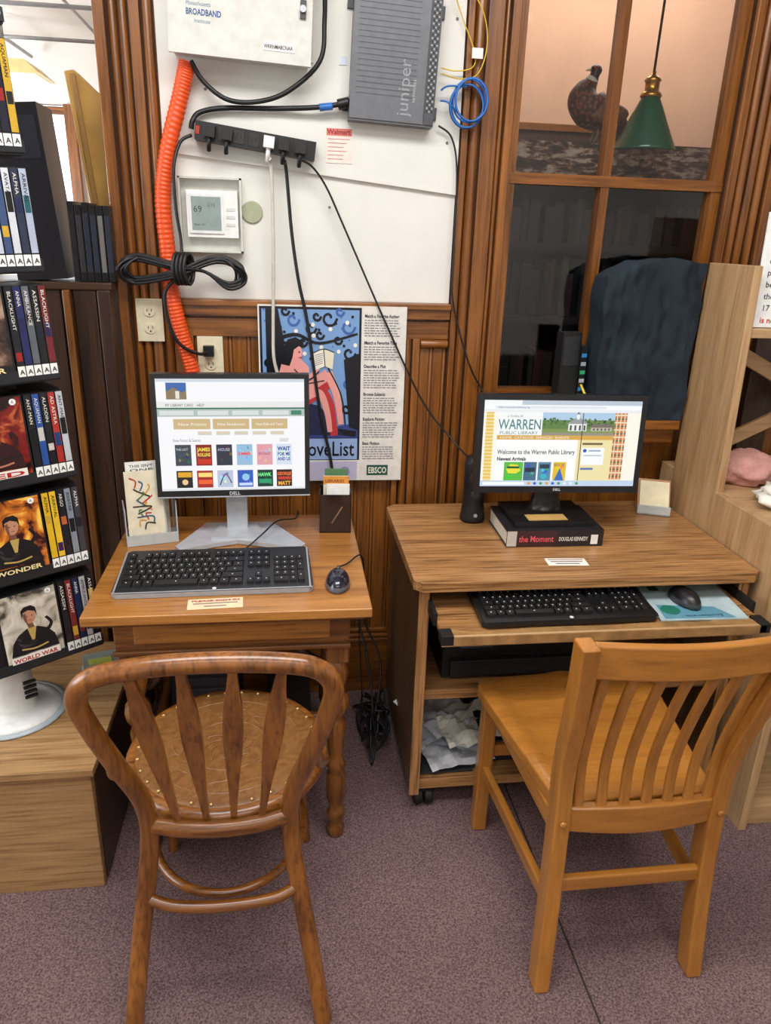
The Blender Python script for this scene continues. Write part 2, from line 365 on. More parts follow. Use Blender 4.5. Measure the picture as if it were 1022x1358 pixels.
# ---------------------------------------------------------------- wall equipment
b=B('network_cabinet'); cb=M((214,212,204),.4,name='beige_metal')
b.box(-.265,.085,-.02,-.022-.005,1.975,2.5,cb)
b.M=T(-.09,0,2.2)@Ry(math.radians(2.5))@T(.09,0,-2.2)
b.box(-.262,.08,-.10,-.022,1.965,2.5,cb); b.box(-.268,.086,-.112,-.10,1.957,2.51,cb)
b.box(.055,.07,-.118,-.112,2.06,2.10,M((60,60,60),.4)); b.lathe([(.008,0),(.008,.01)],(.062,-.115,2.08),SILV,12,R=Rx(pi/2))
b.text('Massachusetts',.013,T(-.225,-.1125,2.062)@UP,M((60,120,150),.5),fit=.06); b.text('BROADBAND',.019,T(-.225,-.1125,2.042)@UP,M((30,80,140),.5),bold=.0005,fit=.086); b.text('Institute',.012,T(-.205,-.1125,2.026)@UP,M((60,120,150),.5))
b.box(-.035,.045,-.1135,-.112,1.983,2.003,WHT); b.text('WRRNMABCNAA',.0125,T(-.033,-.1137,1.988)@UP,M((20,20,20),.5),bold=.0003,fit=.072)
b.done(.004)
b=B('network_switch'); jg=M((104,106,110),.4,.2,name='grey_metal'); jd=M((74,76,80),.45,.2,name='grey_metal_dark')
b.M=T(.3,0,2.0)@Ry(math.radians(2.5))@T(-.3,0,-2.0)
b.box(.185,.415,-.07,-.022,1.835,2.15,jg); b.box(.185,.385,-.074,-.07,1.84,2.15,jg); b.box(.388,.415,-.0745,-.07,1.84,2.15,jd)
for i in range(34):
    for j in range(3): b.box(.392+j*.007,.396+j*.007,-.0752,-.0745,1.87+i*.0082,1.874+i*.0082,M((170,172,172),.4) if (i*3+j)%2 else BLKM)
for i in range(18): b.box(.20,.36,-.0746,-.074,1.90+i*.013,1.9015+i*.013,jd)
b.text('juniper',.046,T(.343,-.0748,1.855)@UP@Rz(pi/2),M((150,152,156),.4),fit=.135)
b.text('NETWORKS',.010,T(.360,-.0748,1.89)@UP@Rz(pi/2),M((190,192,194),.4))
for z in (1.86,2.1): b.box(.17,.185,-.03,-.022,z,z+.03,jd); b.box(.415,.43,-.03,-.022,z,z+.03,jd)
b.done(.002)
b=B('power_strip'); b.M=T(-.07,-.022,1.778)@Ry(math.radians(7))
b.box(-.16,.16,-.045,0,-.023,.023,BLK)
for i in range(7):
    x=-.125+i*.04; b.box(x-.014,x+.014,-.047,-.045,-.016,.016,M((40,40,42),.3))
    b.box(x-.006,x-.004,-.0475,-.047,-.004,.006,BLKM); b.box(x+.004,x+.006,-.0475,-.047,-.004,.006,BLKM)
for x,m in ((-.12,BLK),(-.075,BLK),(.035,WHT),(.075,BLK),(.12,BLK)):
    b.box(x-.014,x+.014,-.075,-.047,-.014,.014,m); b.tube([(x,-.06,-.012),(x,-.062,-.03),(x,-.05,-.045)],.006,m)
b.box(-.158,-.148,-.048,-.045,-.01,.01,M((170,30,20),.4)); b.done(.003)

b=B('thermostat')
clr=M((206,206,196),.2,name='clear_guard',spec=.8)
b.box(-.285,-.115,-.016,-.010,1.49,1.685,clr)
for q in ((-.285,-.28,1.49,1.685),(-.12,-.115,1.49,1.685),(-.285,-.115,1.49,1.495),(-.285,-.115,1.68,1.685)): b.box(q[0],q[1],-.045,-.016,q[2],q[3],clr)
b.box(-.265,-.126,-.042,-.016,1.53,1.652,WHT); b.box(-.258,-.165,-.046,-.042,1.54,1.642,M((226,228,226),.4)); b.box(-.252,-.172,-.0465,-.046,1.548,1.635,M((140,156,152),.25,name='lcd'))
b.text('69',.024,T(-.247,-.0468,1.595)@UP,M((50,66,64),.4)); b.text('2:15',.012,T(-.208,-.0468,1.61)@UP,M((50,66,64),.4)); b.text('Heat On',.009,T(-.247,-.0468,1.56)@UP,M((50,66,64),.4))
for z in (1.56,1.58,1.60): b.box(-.158,-.134,-.0435,-.042,z,z+.008,M((206,208,206),.4))
b.done(.004)
b=B('wall_blank_disc'); b.lathe([(.03,0),(.03,.004),(.027,.006)],(-.088,-.010,1.60),M((168,174,144),.5),24,R=Rx(pi/2)); b.done()
def outlet(name,cx,cz,y):
    b=B(name); b.box(cx-.037,cx+.037,y-.006,y,cz-.06,cz+.06,IVORY)
    for dz in (-.024,.024):
        b.lathe([(.0165,0),(.0165,.003)],(cx,y-.006,cz+dz),IVORY,20,R=Rx(pi/2),sy=.85)
        for dx in (-.006,.006): b.box(cx+dx-.001,cx+dx+.001,y-.0096,y-.009,cz+dz,cz+dz+.008,BLKM)
        b.lathe([(.0025,0),(.0025,.0006)],(cx,y-.009,cz+dz-.007),BLKM,8,R=Rx(pi/2))
    b.done(.002)
outlet('electrical_outlet',-.387,1.30,-.032); outlet('electrical_outlet.001',-.222,1.195,-.02)

b=B('orange_conduit'); om=M((232,80,20),.4,name='orange_plastic',spec=.6)
P=cr([(-.240,-.055,1.955),(-.262,-.05,1.88),(-.305,-.055,1.74),(-.325,-.055,1.62),(-.322,-.05,1.48),(-.315,-.06,1.36),(-.295,-.055,1.25),(-.272,-.05,1.14),(-.27,-.05,1.0),(-.27,-.05,.80)],44)
rr=[.0215+.0011*math.sin(i*pi/2.0) for i in range(len(P))]
b.tube(P,rr,om,14,raw=True); b.done()

def cable(name,paths):
    b=B(name)
    for p,r,m in paths: b.tube(p,r,m,8,8)
    b.done()
blue=M((40,110,190),.4); yel=M((226,190,50),.4); wc=M((200,196,184),.5)
cable('cabinet_cable',[([(-.23,-.07,1.955),(-.2,-.06,1.91),(-.14,-.06,1.872),(-.06,-.06,1.872),(.02,-.07,1.90),(.10,-.08,1.97),(.112,-.08,2.06),(.110,-.09,2.14),(.095,-.06,2.2)],.0065,CABLE)])
cable('power_cable',[([(-.24,-.05,1.80),(-.235,-.05,1.82),(-.215,-.04,1.842),(-.15,-.04,1.855),(-.02,-.04,1.860),(.1,-.05,1.868),(.19,-.05,1.885)],.007,CABLE),
 ([(.10,-.05,1.867),(.135,-.05,1.872)],.0095,blue),([(.15,-.05,1.876),(.18,-.055,1.883)],.014,BLK)])
cable('white_cable',[([(-.035,-.08,1.735),(-.032,-.06,1.72),(-.03,-.055,1.64),(-.03,-.055,1.50),(-.035,-.055,1.3),(-.035,-.06,1.2),(-.02,-.06,1.13),(.0,-.08,1.02),(.0,-.1,.8)],.005,wc)])
cable('monitor_cable',[([(.005,-.08,1.73),(.01,-.06,1.70),(.022,-.055,1.55),(.04,-.055,1.42),(.065,-.055,1.3),(.10,-.055,1.05),(.14,-.06,.85),(.16,-.08,.6)],.005,CABLE)])
cable('speaker_cable',[([(.045,-.085,1.735),(.08,-.065,1.72),(.12,-.05,1.67),(.17,-.045,1.57),(.29,-.055,1.32),(.42,-.06,1.07),(.52,-.1,.95),(.55,-.19,.92)],.003,CABLE)])
cable('switch_cable',[([(.43,-.04,1.84),(.47,-.04,1.81),(.49,-.04,1.72),(.495,-.04,1.5),(.50,-.045,1.37),(.56,-.05,1.19),(.62,-.05,1.09),(.66,-.2,1.0)],.0027,CABLE)])
cable('fibre_cable',[([(.44,-.05,2.18),(.48,-.04,2.10),(.52,-.04,2.02),(.515,-.04,1.985),(.47,-.04,1.975),(.43,-.04,1.98)],.0016,yel),([(.46,-.05,2.2),(.53,-.05,2.12),(.55,-.05,2.04),(.53,-.05,1.97),(.48,-.05,1.955),(.43,-.05,1.965)],.0016,yel)])
b=B('ethernet_cable')
for i in range(6):
    r=.046+random.uniform(-.007,.007); cx=.505+random.uniform(-.008,.008); cz=1.895+random.uniform(-.008,.008)
    b.tube([(cx+r*math.cos(a*pi/5),-.045-.006*i,cz+r*1.15*math.sin(a*pi/5)) for a in range(10)],.0026,blue,6,4,True)
b.tube([(.43,-.05,1.925),(.45,-.06,1.935),(.50,-.06,1.935)],.0026,blue,6); b.tube([(.43,-.05,1.90),(.45,-.06,1.895),(.48,-.06,1.87)],.0026,blue,6)
b.done()
b=B('cord_bundle')
for i in range(7):
    dz=random.uniform(-.012,.012); L=random.uniform(-.01,.02)
    a=[(-.30,-.10-.004*i,1.455+dz),(-.40+L,-.09,1.475+dz),(-.445+L,-.09-.004*i,1.445+dz),(-.41+L,-.09,1.415+dz),(-.30,-.115,1.435+dz),(-.19,-.08,1.475+dz),(-.125-L,-.07-.004*i,1.455+dz),(-.12-L,-.075,1.42+dz),(-.16,-.08,1.405+dz),(-.22,-.09,1.44)]
    b.tube(a,.0045,CABLE,7,5,True)
for i in range(4): b.tube([(-.29+.01*i+.034*math.cos(t*pi/4)*.3,-.112+.024*math.cos(t*pi/4),1.447+.04*math.sin(t*pi/4)) for t in range(8)],.005,CABLE,7,4,True)
b.tube([(-.24,-.05,1.785),(-.27,-.06,1.765),(-.288,-.08,1.70),(-.288,-.085,1.6),(-.280,-.085,1.52),(-.28,-.10,1.46)],.0045,CABLE,8)
b.tube([(-.30,-.10,1.42),(-.33,-.105,1.38),(-.325,-.10,1.30),(-.30,-.09,1.24),(-.25,-.07,1.21),(-.225,-.045,1.215)],.005,CABLE,8)
b.box(-.24,-.21,-.055,-.032,1.20,1.23,BLK)
b.done()
b=B('wall_label'); b.M=T(.155,-.0225,1.78); b.box(-.036,.038,-.001,0,-.045,.045,M((238,226,216),.6)); b.box(-.034,.036,-.0014,-.001,.024,.042,M((214,120,110),.6)); b.text('Walmart',.017,T(-.032,-.0017,.028)@UP,M((160,30,30),.5),bold=.0004,fit=.064)
for i in range(6): b.box(-.03,random.uniform(0,.032),-.0016,-.001,.015-i*.01,.0165-i*.01,M((200,110,100),.6))
b.done()
b=B('wall_tag'); b.box(.51,.54,-.052,-.048,2.005,2.03,WHT); b.box(.155,.175,-.024,-.0225,1.975,1.995,M((210,220,235),.5)); b.done()

# poster
b=B('library_poster')
PM=Matrix.Translation((-.08,-.046,1.352))@UP
b.box(-.08,.362,-.046,-.044,.81,1.352,M((226,222,214),.5,name='poster_paper'))
p=Panel(b,PM,340,405,195,223,.442,.542)
def Q(c): return M(c,.35,var=.0,name='print_%d_%d_%d'%c)
sky=Q((120,158,206)); ink=Q((14,16,26)); pk=Q((232,158,150)); rd=Q((186,50,56)); dbl=Q((62,98,166)); lav=Q((190,184,210)); wh=Q((238,234,222)); txt=Q((60,56,70))
p.rect(342,407,475,600,ink,1); p.rect(345,410,472,570,sky,2); p.rect(345,571,472,599,Q((146,172,216)),2); p.rect(345,602,472,627,lav,2)
k=0
for (x,y,r) in ((385,422,9),(408,432,8),(432,420,11),(457,430,10),(459,462,9),(444,446,6),(362,430,8),(398,449,6),(352,474,6),(458,500,8),(456,532,7),(420,440,6),(446,412,6),(375,412,6),(416,418,6)):
    p.line([(x+r*math.cos(t*.9)*(1-t/9),y+r*math.sin(t*.9)*(1-t/9)) for t in range(8)],3.2,ink if k%3 else dbl,3+k*.1); k+=1
for i in range(40):
    x=348+ (i*37)%122; y=411+(i*53)%62; p.circ(x,y,1+(i%3)*.8,[dbl,ink,wh][i%3],6+i*.015)
p.poly([(350,410),(366,410),(374,450),(366,500),(378,560),(350,570),(345,570),(350,500)],ink,7); p.line([(366,445),(390,440),(420,450),(470,438)],5,ink,7.2,.5); p.line([(374,520),(410,545),(440,560),(470,565)],8,ink,7.1)
p.poly([(345,548),(400,562),(472,550),(472,570),(345,570)],Q((50,66,130)),6.8)
p.poly([(380,520),(420,528),(452,566),(386,566)],Q((30,34,70)),7.6); p.poly([(452,470),(472,462),(472,560),(460,556)],ink,6.9)
# reclining reader
p.line([(424,510),(434,528),(440,567)],13,rd,8,.2); p.line([(376,512),(398,520),(420,506),(432,494)],17,rd,8.3)
p.poly([(370,474),(380,466),(394,468),(406,480),(404,500),(392,514),(374,510),(364,494)],pk,9)
p.line([(396,510),(412,500),(431,488)],14,pk,9.4); p.line([(431,486),(443,516),(449,552)],12,pk,9.7,.45); p.line([(402,516),(420,512),(430,536),(434,562)],11,pk,9.2,.4)
p.line([(431,480),(449,515),(455,553)],1.8,ink,10); p.line([(368,474),(362,494),(374,513),(398,522)],1.8,ink,10); p.line([(404,500),(426,496)],1.5,ink,10.2); p.line([(374,490),(384,498),(398,494)],1.3,rd,10.3)
p.line([(388,478),(404,491),(419,480)],7,pk,10.4,.4); p.line([(386,482),(404,496),(419,484)],1.3,ink,10.6)
p.circ(388,462,9,pk,10.5,11); p.poly([(372,456),(378,446),(388,443),(398,448),(400,456),(392,454),(386,458),(384,468),(380,478),(370,476),(366,468)],ink,10.8)
p.circ(393,461,1.1,ink,11); p.line([(392,468),(397,467)],1.3,rd,11)
p.poly([(411,462),(425,457),(427,478),(414,483)],wh,11.2); p.poly([(425,457),(439,461),(437,482),(427,478)],Q((226,220,196)),11.2); p.line([(425,457),(427,478)],1.2,ink,11.5); p.line([(411,462),(425,457),(439,461)],1.2,ink,11.6)
for i in range(6): p.line([(414,465+i*2.4),(424,462+i*2.4)],.6,txt,11.5)
p.text('NoveList',386,594,24,ink,4,bold=.25,fit=82); p.circ(455,616,7,Q((150,130,190)),4)
yy=415
for hd,nl in (('Match a Favorite Author',7),('Match a Favorite Title',6),('Describe a Plot',8),('Browse Subjects',7),('Explore Fiction',7),('Best Fiction',6)):
    p.text(hd,479,yy+3.5,5,txt,2,bold=.15,fit=len(hd)*2.0); yy+=6
    for k in range(nl):
        x=479
        while x<522: w=random.uniform(2,7); p.rect(x,yy,min(x+w,530),yy+1.3,Q((138,134,140)),2); x+=w+1.2
        yy+=3.1
    yy+=4.5
p.rect(486,607,516,621,Q((30,84,66)),2); p.text('EBSCO',488,618,10,wh,3,bold=.2,fit=26)
b.done()

# ---------------------------------------------------------------- left side
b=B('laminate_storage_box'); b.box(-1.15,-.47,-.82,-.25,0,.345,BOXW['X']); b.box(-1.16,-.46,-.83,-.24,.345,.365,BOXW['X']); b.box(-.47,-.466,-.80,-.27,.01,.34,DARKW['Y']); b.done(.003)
# dvd spinner
b=B('dvd_spinner_rack')
cx,cy=-.645,-.545; HS=.125
RM=T(cx,cy,.56)@Ry(math.radians(-2.1))@T(0,0,-.56)@Rz(math.radians(33)); b.M=T(cx-.070,cy-.03,0)@Rz(math.radians(33))
wm=M((226,226,222),.4,name='white_base')
b.lathe([(.115,.367),(.115,.374),(.095,.380),(.060,.384),(.058,.39),(.053,.50),(.05,.51),(.03,.52),(.03,.58)],(0,0,0),wm,32)
b.lathe([(.13,.366),(.132,.369),(.12,.372)],(0,0,0),M((170,180,186),.15),32)
for k in range(4): b.box(.02,.05,-.0575,-.05,.42+k*.014,.426+k*.014,BLKM)
b.M=RM
b.box(-.05,.05,-.05,.05,.53,2.3,BLKM)
cols=[(30,32,40),(150,34,34),(30,60,116),(200,196,186),(20,20,22),(60,30,80),(200,160,50),(40,90,96),(110,34,34),(218,218,214),(36,36,76),(190,96,50),(30,30,34),(26,30,44),(24,24,26)]
rowcols={4:[(190,200,214),(60,80,120),(208,212,220),(40,50,70),(170,180,200)],3:[(26,28,34),(34,38,90),(90,94,104),(20,20,24),(110,34,38)],2:[(24,26,34),(40,80,150),(22,24,30),(170,46,40),(190,194,200)],1:[(224,180,40),(230,190,50),(24,26,34),(130,140,150),(60,60,66)],0:[(24,24,30),(120,40,44),(24,40,74),(170,170,172),(30,28,34)]}
white=M((238,238,234),.4); rows=[.56+.225*k for k in range(7)]
fcov={0:(196,190,176),1:(196,128,54),2:(120,28,26),3:(70,58,56),4:(160,30,30),5:(60,80,130)}
titles=['WORLD WAR','WONDER','RED','HUNTER','EXPEND','RADIUS','ALADDIN']
def art(name,c1,c2,c3,sc_):
    m,nt,b=newmat(name); N=nt.nodes.new; Lk=nt.links.new
    tc=N('ShaderNodeTexCoord'); n=N('ShaderNodeTexNoise'); n.inputs['Scale'].default_value=sc_; n.inputs['Detail'].default_value=5; n.inputs['Distortion'].default_value=1.5
    Lk(tc.outputs['Object'],n.inputs['Vector']); r=N('ShaderNodeValToRGB'); e=r.color_ramp.elements
    e[0].position=.36; e[0].color=lin(c1); e[1].position=.64; e[1].color=lin(c3); k=e.new(.5); k.color=lin(c2)
    Lk(n.outputs['Fac'],r.inputs['Fac']); Lk(r.outputs['Color'],b.inputs['Base Color']); b.inputs['Roughness'].default_value=.2; b.inputs['Coat Weight'].default_value=.5
    return m
arts=[art('cover_print_a',(70,66,60),(190,182,164),(228,222,208),16),art('cover_print_b',(60,24,30),(214,120,40),(250,206,90),14),art('cover_print_c',(30,10,10),(130,26,22),(214,120,60),14),art('cover_print_d',(20,16,16),(84,60,50),(170,140,120),12),art('cover_print_e',(14,16,26),(50,80,130),(190,200,220),14),art('cover_print_f',(30,20,30),(90,40,90),(220,150,150),14)]
for ri,z in enumerate(rows):
    b.M=RM; b.box(-HS,HS,-HS,HS,z-.012,z-.006,BLKM)
    for face in range(4):
        b.M=RM@Rz(face*pi/2)
        b.box(-HS,HS,-HS-.003,-HS+.001,z-.008,z+.016,M((50,52,56),.3,.4))
        F=-HS-.002; cx0=-.098
        b.box(cx0,cx0+.135,F,F+.014,z,z+.19,BLK)
        pn=Panel(b,T(cx0+.003,F-.0004,z+.188)@UP,0,0,128,184,.128,.184)
        pn.rect(0,0,128,184,arts[(ri+face*2)%6],1)
        dd=Q(random.choice([(26,24,30),(50,20,22),(20,34,56)])); c2=Q(random.choice([(170,60,48),(190,160,90),(150,160,176),(180,120,90)])); sk=Q(random.choice([(190,138,110),(166,116,90),(200,154,126)])); shd=Q((120,78,60))
        if ri==3 and face==0:
            pn.circ(64,84,46,sk,2,62); pn.poly([(16,74),(20,34),(40,10),(70,4),(104,24),(112,74),(104,60),(98,44),(60,36),(34,48),(26,62)],dd,3); pn.poly([(18,84),(30,60),(36,110),(46,140),(28,124)],shd,2.5); pn.line([(36,70),(46,66),(56,70)],3,dd,3.5); pn.line([(72,70),(82,66),(94,70)],3,dd,3.6); pn.circ(46,78,6,wh,4,3); pn.circ(84,78,6,wh,4,3); pn.circ(46,78,3,dd,4.5); pn.circ(84,78,3,dd,4.5); pn.line([(48,120),(64,116),(82,120)],5,Q((140,70,60)),4); pn.line([(64,82),(72,102),(60,106)],3,Q((150,100,80)),4); pn.poly([(22,104),(40,140),(64,148),(92,138),(108,102),(98,150),(64,160),(30,150)],Q((90,62,50)),3)
        else:
            pn.poly([(10,156),(18,122),(32,104),(52,92),(76,92),(98,104),(112,124),(118,156)],dd,2.4); pn.line([(60,74),(64,94)],13,shd,2.5); pn.circ(63,62,14,sk,2.6,19); pn.poly([(50,64),(49,54),(56,52),(57,80),(52,74)],shd,2.8)
            pn.poly([(46,66),(46,44),(54,36),(70,35),(79,43),(80,66),(76,52),(62,46),(50,50)],dd,3); pn.circ(58,61,1.4,dd,3.1); pn.circ(69,61,1.4,dd,3.1); pn.line([(59,72),(68,72)],1.3,Q((130,60,50)),3.1); pn.poly([(54,92),(74,92),(66,124),(60,124)],c2,3)
            pn.line([(94,112),(108,94),(98,74)],9,dd,3.2,.3); pn.line([(30,112),(40,134),(70,130)],9,Q((60,56,60)),3.3,.2); pn.line([(26,116),(52,132),(112,128)],3.4,Q((20,20,24)),3.6); pn.line([(34,142),(64,147),(94,142)],4,c2,3.7)
        pn.rect(8,158,118,175,Q((236,232,224)) if ri%2==0 else Q((30,26,28)),4); pn.text(titles[ri],12,173,13,Q((180,30,30)) if ri%2==0 else Q((236,220,160)),5,bold=.4,fit=100)
        pn.circ(112,10,7,Q((240,240,240)),4); pn.text('A',109,13,8,Q((20,20,20)),5)
        x=cx0+.138
        for k in range(5):
            w=.0155; c=rowcols.get(ri,cols)[k%5] if face==0 and ri in rowcols else random.choice(cols); sp=random.choice(cols)
            b.box(x,x+w,F,F+.13,z,z+.19,BLK)
            b.box(x+.001,x+w-.001,F-.0008,F,z+.028,z+.188,M(c,.25,coat=.3)); b.box(x+.0005,x+w-.0005,F-.0012,F,z+.003,z+.025,white)
            q=z+.03+random.uniform(0,.09); b.box(x+.002,x+w-.002,F-.0011,F-.0008,q,q+random.uniform(.015,.04),M(sp,.3))
            b.text('A',.014,T(x+.0038,F-.0016,z+.008)@UP,BLKM,bold=.0003)
            if face==0:
                t=['ASSASSIN','AQUAMAN','AVATAR','BLACKLIGHT','ALADDIN','ALPHA','ANNA','AD ASTRA','ARRIVAL','AMBULANCE','ANT-MAN','ARGO'][(ri*5+k*3)%12]
                b.text(t,.0095,T(x+.005,F-.0015,z+.18)@UP@Rz(-pi/2),Q((230,226,215)) if sum(c)<400 else Q((30,30,30)),fit=.010*len(t)*.8)
            x+=w+.0012
b.M=RM
b.done()
b=B('plastic_card_box'); b.M=T(-.53,-.42,.366)@Rz(.3); b.box(-.05,.05,-.04,.04,0,.012,M((170,176,170),.2)); b.box(-.045,.045,-.035,.035,.012,.05,M((150,158,150),.15)); b.box(-.03,.03,-.03,.0,.05,.052,M((190,200,90),.5)); b.done(.003)
b=B('wooden_bookcase')
b.box(-1.6,-.475,-.09,.14,0,1.385,DARKW['Z']); b.box(-1.62,-.47,-.11,.15,1.385,1.405,DARKW['X'])
b.box(-.51,-.475,-.115,-.09,0,1.385,DARKW['Z']); b.box(-.60,-.58,-.12,-.09,0,1.385,TABL['Z']); b.box(-.575,-.515,-.105,-.09,0,1.385,DARKW['Z']); b.box(-.72,-.61,-.10,-.09,0,1.385,DARKW['Z'])
b.done(.003)
b=B('black_binder'); b.M=T(-.662,-.02,1.406)@Ry(math.radians(-4)); b.box(-.055,.075,-.07,.07,0.002,.43,M((16,18,26),.35)); b.box(-.05,.065,-.0715,-.07,.3,.40,M((28,30,42),.4)); b.lathe([(.014,0),(.014,.001)],(.0,-.0715,.40),WHT,14,R=Rx(pi/2)); b.done(.004)
b=B('dvd_case_row'); x=-.572
while x<-.475:
    h=.185+random.uniform(0,.02); b.box(x,x+.016,-.08,.035,1.406,1.406+h,M((26,26,28),.3)); b.box(x+.002,x+.014,-.0808,-.08,1.43,1.40+h*.9,M(random.choice([(50,50,54),(30,30,34),(110,108,104),(40,44,60)]),.35)); x+=.0185
b.done(.0015)
b=B('leaning_wooden_board'); b.prism([(-.575,.05,1.935),(-.55,.05,1.94),(-.462,.05,1.86),(-.462,.05,1.41),(-.52,.05,1.41)],(0,.05,0),M((184,140,64),.5,var=.15,scale=12)); b.prism([(-.56,.043,1.93),(-.545,.043,1.93),(-.50,.043,1.41),(-.515,.043,1.41)],(0,.006,0),M((150,110,54),.5)); b.done(.003)

# ---------------------------------------------------------------- left table
b=B('library_table')
b.box(-.46,.19,-.79,-.17,.718,.742,TABW['X']); b.box(-.445,.175,-.775,-.185,.706,.718,TABL['X'])
b.box(-.405,.14,-.735,-.715,.615,.706,TABL['X']); b.box(-.405,.14,-.225,-.205,.615,.706,TABL['X']); b.box(-.41,-.39,-.72,-.22,.615,.706,TABL['Y']); b.box(.12,.14,-.72,-.22,.615,.706,TABL['Y'])
b.box(-.36,.095,-.741,-.735,.64,.695,TABW['X']); b.box(-.41,.145,-.745,-.735,.612,.624,TABL['X'])
leg=[(.018,0),(.022,.01),(.024,.03),(.018,.045),(.022,.06),(.026,.075),(.022,.09),(.018,.10),(.026,.13),(.026,.20),(.020,.22),(.026,.235),(.020,.25),(.018,.27),(.022,.33),(.025,.37),(.018,.39),(.030,.41),(.033,.43),(.030,.45),(.018,.47),(.024,.49),(.030,.52),(.024,.55),(.020,.56)]
for lx in (-.375,.115):
    for ly in (-.70,-.24):
        b.lathe(leg,(lx,ly,0),TABL['Z'],20); b.box(lx-.028,lx+.028,ly-.028,ly+.028,.56,.706,TABL['Z'])
for lx in (-.375,.115): b.tube([(lx,-.70,.22),(lx,-.24,.22)],[.012,.018,.014,.018,.012],TABL['Y'],12,14)
b.tube([(-.375,-.47,.22),(.115,-.47,.22)],[.012,.02,.014,.024,.014,.02,.012],TABL['X'],12,14)
for sx,lx in ((1,-.35),(-1,.09)):
    for t in (0,.35,.7):
        b.tube([(lx,-.70+.02,.52-.06*t),(lx+sx*(.10-.02*t),-.68,.61)],[.006,.012,.006,.013,.006],DARKW['X'],8,8)
b.done(.005,3)
b=B('computer_tower'); b.box(-.34,-.16,-.45,-.10,0,.42,BLK); b.box(-.335,-.165,-.455,-.45,.01,.41,M((34,34,38),.3))
for k in range(3): b.box(-.325,-.175,-.458,-.455,.30+k*.035,.325+k*.035,M((50,50,54),.3))
b.lathe([(.006,0),(.006,.002)],(-.25,-.455,.26),E((60,120,255),2),12,R=Rx(pi/2)); b.done(.004)
b=B('uninterruptible_power_supply'); b.box(-.08,.06,-.43,-.13,0,.18,BLK); b.box(-.075,.055,-.435,-.43,.01,.17,M((36,36,38),.3)); b.lathe([(.005,0),(.005,.002)],(-.01,-.435,.13),E((60,255,90),1.5),12,R=Rx(pi/2)); b.done(.004)
b=B('floor_cables')
for i in range(11):
    x=.235+random.uniform(0,.045); y=-.32+random.uniform(-.08,.1)
    b.tube([(x+random.uniform(-.045,.04),y-.0+random.uniform(-.07,.12),max(.006,.02+random.uniform(-.02,.10))) for k in range(6)],random.choice([.003,.004,.0035]),CABLE,7,6,True)
b.tube([(.17,-.05,.62),(.19,-.12,.45),(.24,-.2,.30),(.26,-.3,.12),(.24,-.36,.01)],.004,CABLE,7); b.tube([(.16,-.06,.62),(.24,-.1,.35),(.30,-.16,.2),(.27,-.28,.05)],.004,CABLE,7)
b.done()

# ---------------------------------------------------------------- monitors
def bk(c): return E(c,1.0)
b=B('computer_monitor')
w,h=.405,.330
MM=T(-.143,-.35,1.037)@Rz(math.radians(1.5))@Rx(math.radians(-3)); b.M=MM
bz=M((30,30,33),.3,name='bezel_black'); sv=SILV
b.box(-w/2,w/2,-.012,.028,-h/2,h/2,bz)
b.box(-w/2+.03,w/2-.03,.028,.055,-h/2+.04,h/2-.04,BLK)
sw,sh=w-.026,h-.032
b.box(-sw/2,sw/2,-.0125,-.012,-h/2+.020,-h/2+.020+sh,bk((246,246,248)))
b.box(-w/2,w/2,-.014,-.012,-h/2,-h/2+.003,sv)
b.text('DELL',.013,T(0,-.0128,-h/2+.006)@UP,M((200,200,205),.3),'CENTER',bold=.0004)
p=Panel(b,T(-sw/2,-.0126,-h/2+.020+sh)@UP,213,503,193,152,sw,sh)
p.rect(213,503,406,507,bk((205,214,224))); p.rect(226,508,252,530,bk((60,100,170))); p.poly([(226,530),(226,520),(236,514),(246,521),(252,518),(252,530)],bk((140,120,90)),2); p.rect(238,519,243,529,bk((230,225,210)),3)
p.rect(213,533,406,541,bk((232,232,232))); p.text('MY LIBRARY CARD    HELP',224,539.5,4.6,bk((70,70,70)),2,fit=50)
p.rect(213,541,406,543,bk((50,110,90)),2); p.rect(213,543,406,553,bk((176,192,188)))
for a,c in ((216,260),(265,305),(310,345),(350,385)): p.rect(a,545,c,551,bk((215,222,220)),2)
p.rect(388,545,402,551,bk((60,130,100)),2)
for a,t in ((233,'New Fiction'),(284,'New Nonfiction'),(335,'New Kids and Teens')):
    p.rect(a,556,a+48,570,bk((206,180,132)),2); p.text(t,a+6,565,4.5,bk((250,250,240)),3,fit=36)
for k in range(5): p.rect(264+k*24,573,282+k*24,578,bk((216,206,186)))
p.text('New Fiction & Genres',231,587,5,bk((90,90,100)),2,fit=36); p.rect(372,583,384,588,bk((220,220,220)))
cv1=[(60,68,80),(140,24,24),(44,52,66),(150,190,220),(226,160,170),(214,224,240)]; cv2=[(30,28,30),(170,40,34),(186,198,220),(50,90,190),(20,60,50),(60,26,20)]
xs=[233,260,287,314,341,367]
for x,c in zip(xs,cv1): p.rect(x,591,x+21,620,bk(c),2)
for x,c in zip(xs,cv2): p.rect(x,627,x+21,651,bk(c),2)
rs=random.Random(3)
for y0,y1,cv in ((592,619,cv1),(628,650,cv2)):
    for x,c in zip(xs,cv):
        for k in range(7):
            a=rs.uniform(x+1,x+17); d=rs.uniform(y0+1,y1-7); q=tuple(min(255,max(0,int(v+rs.uniform(-60,70)))) for v in c)
            p.poly([(a,d+rs.uniform(2,5)),(a+rs.uniform(2,3),d+rs.uniform(4,6)),(min(x+20.5,a+rs.uniform(2.5,6)),d+rs.uniform(2,4)),(a+rs.uniform(1,3),d)],bk(q),2.3+k*.05)
p.text('JAMES',262,600,6,bk((240,220,80)),3,bold=.2,fit=17); p.text('ROLLINS',262,607,5.5,bk((240,220,80)),3,bold=.2,fit=17); p.rect(262,611,280,618,bk((200,50,30)),3)
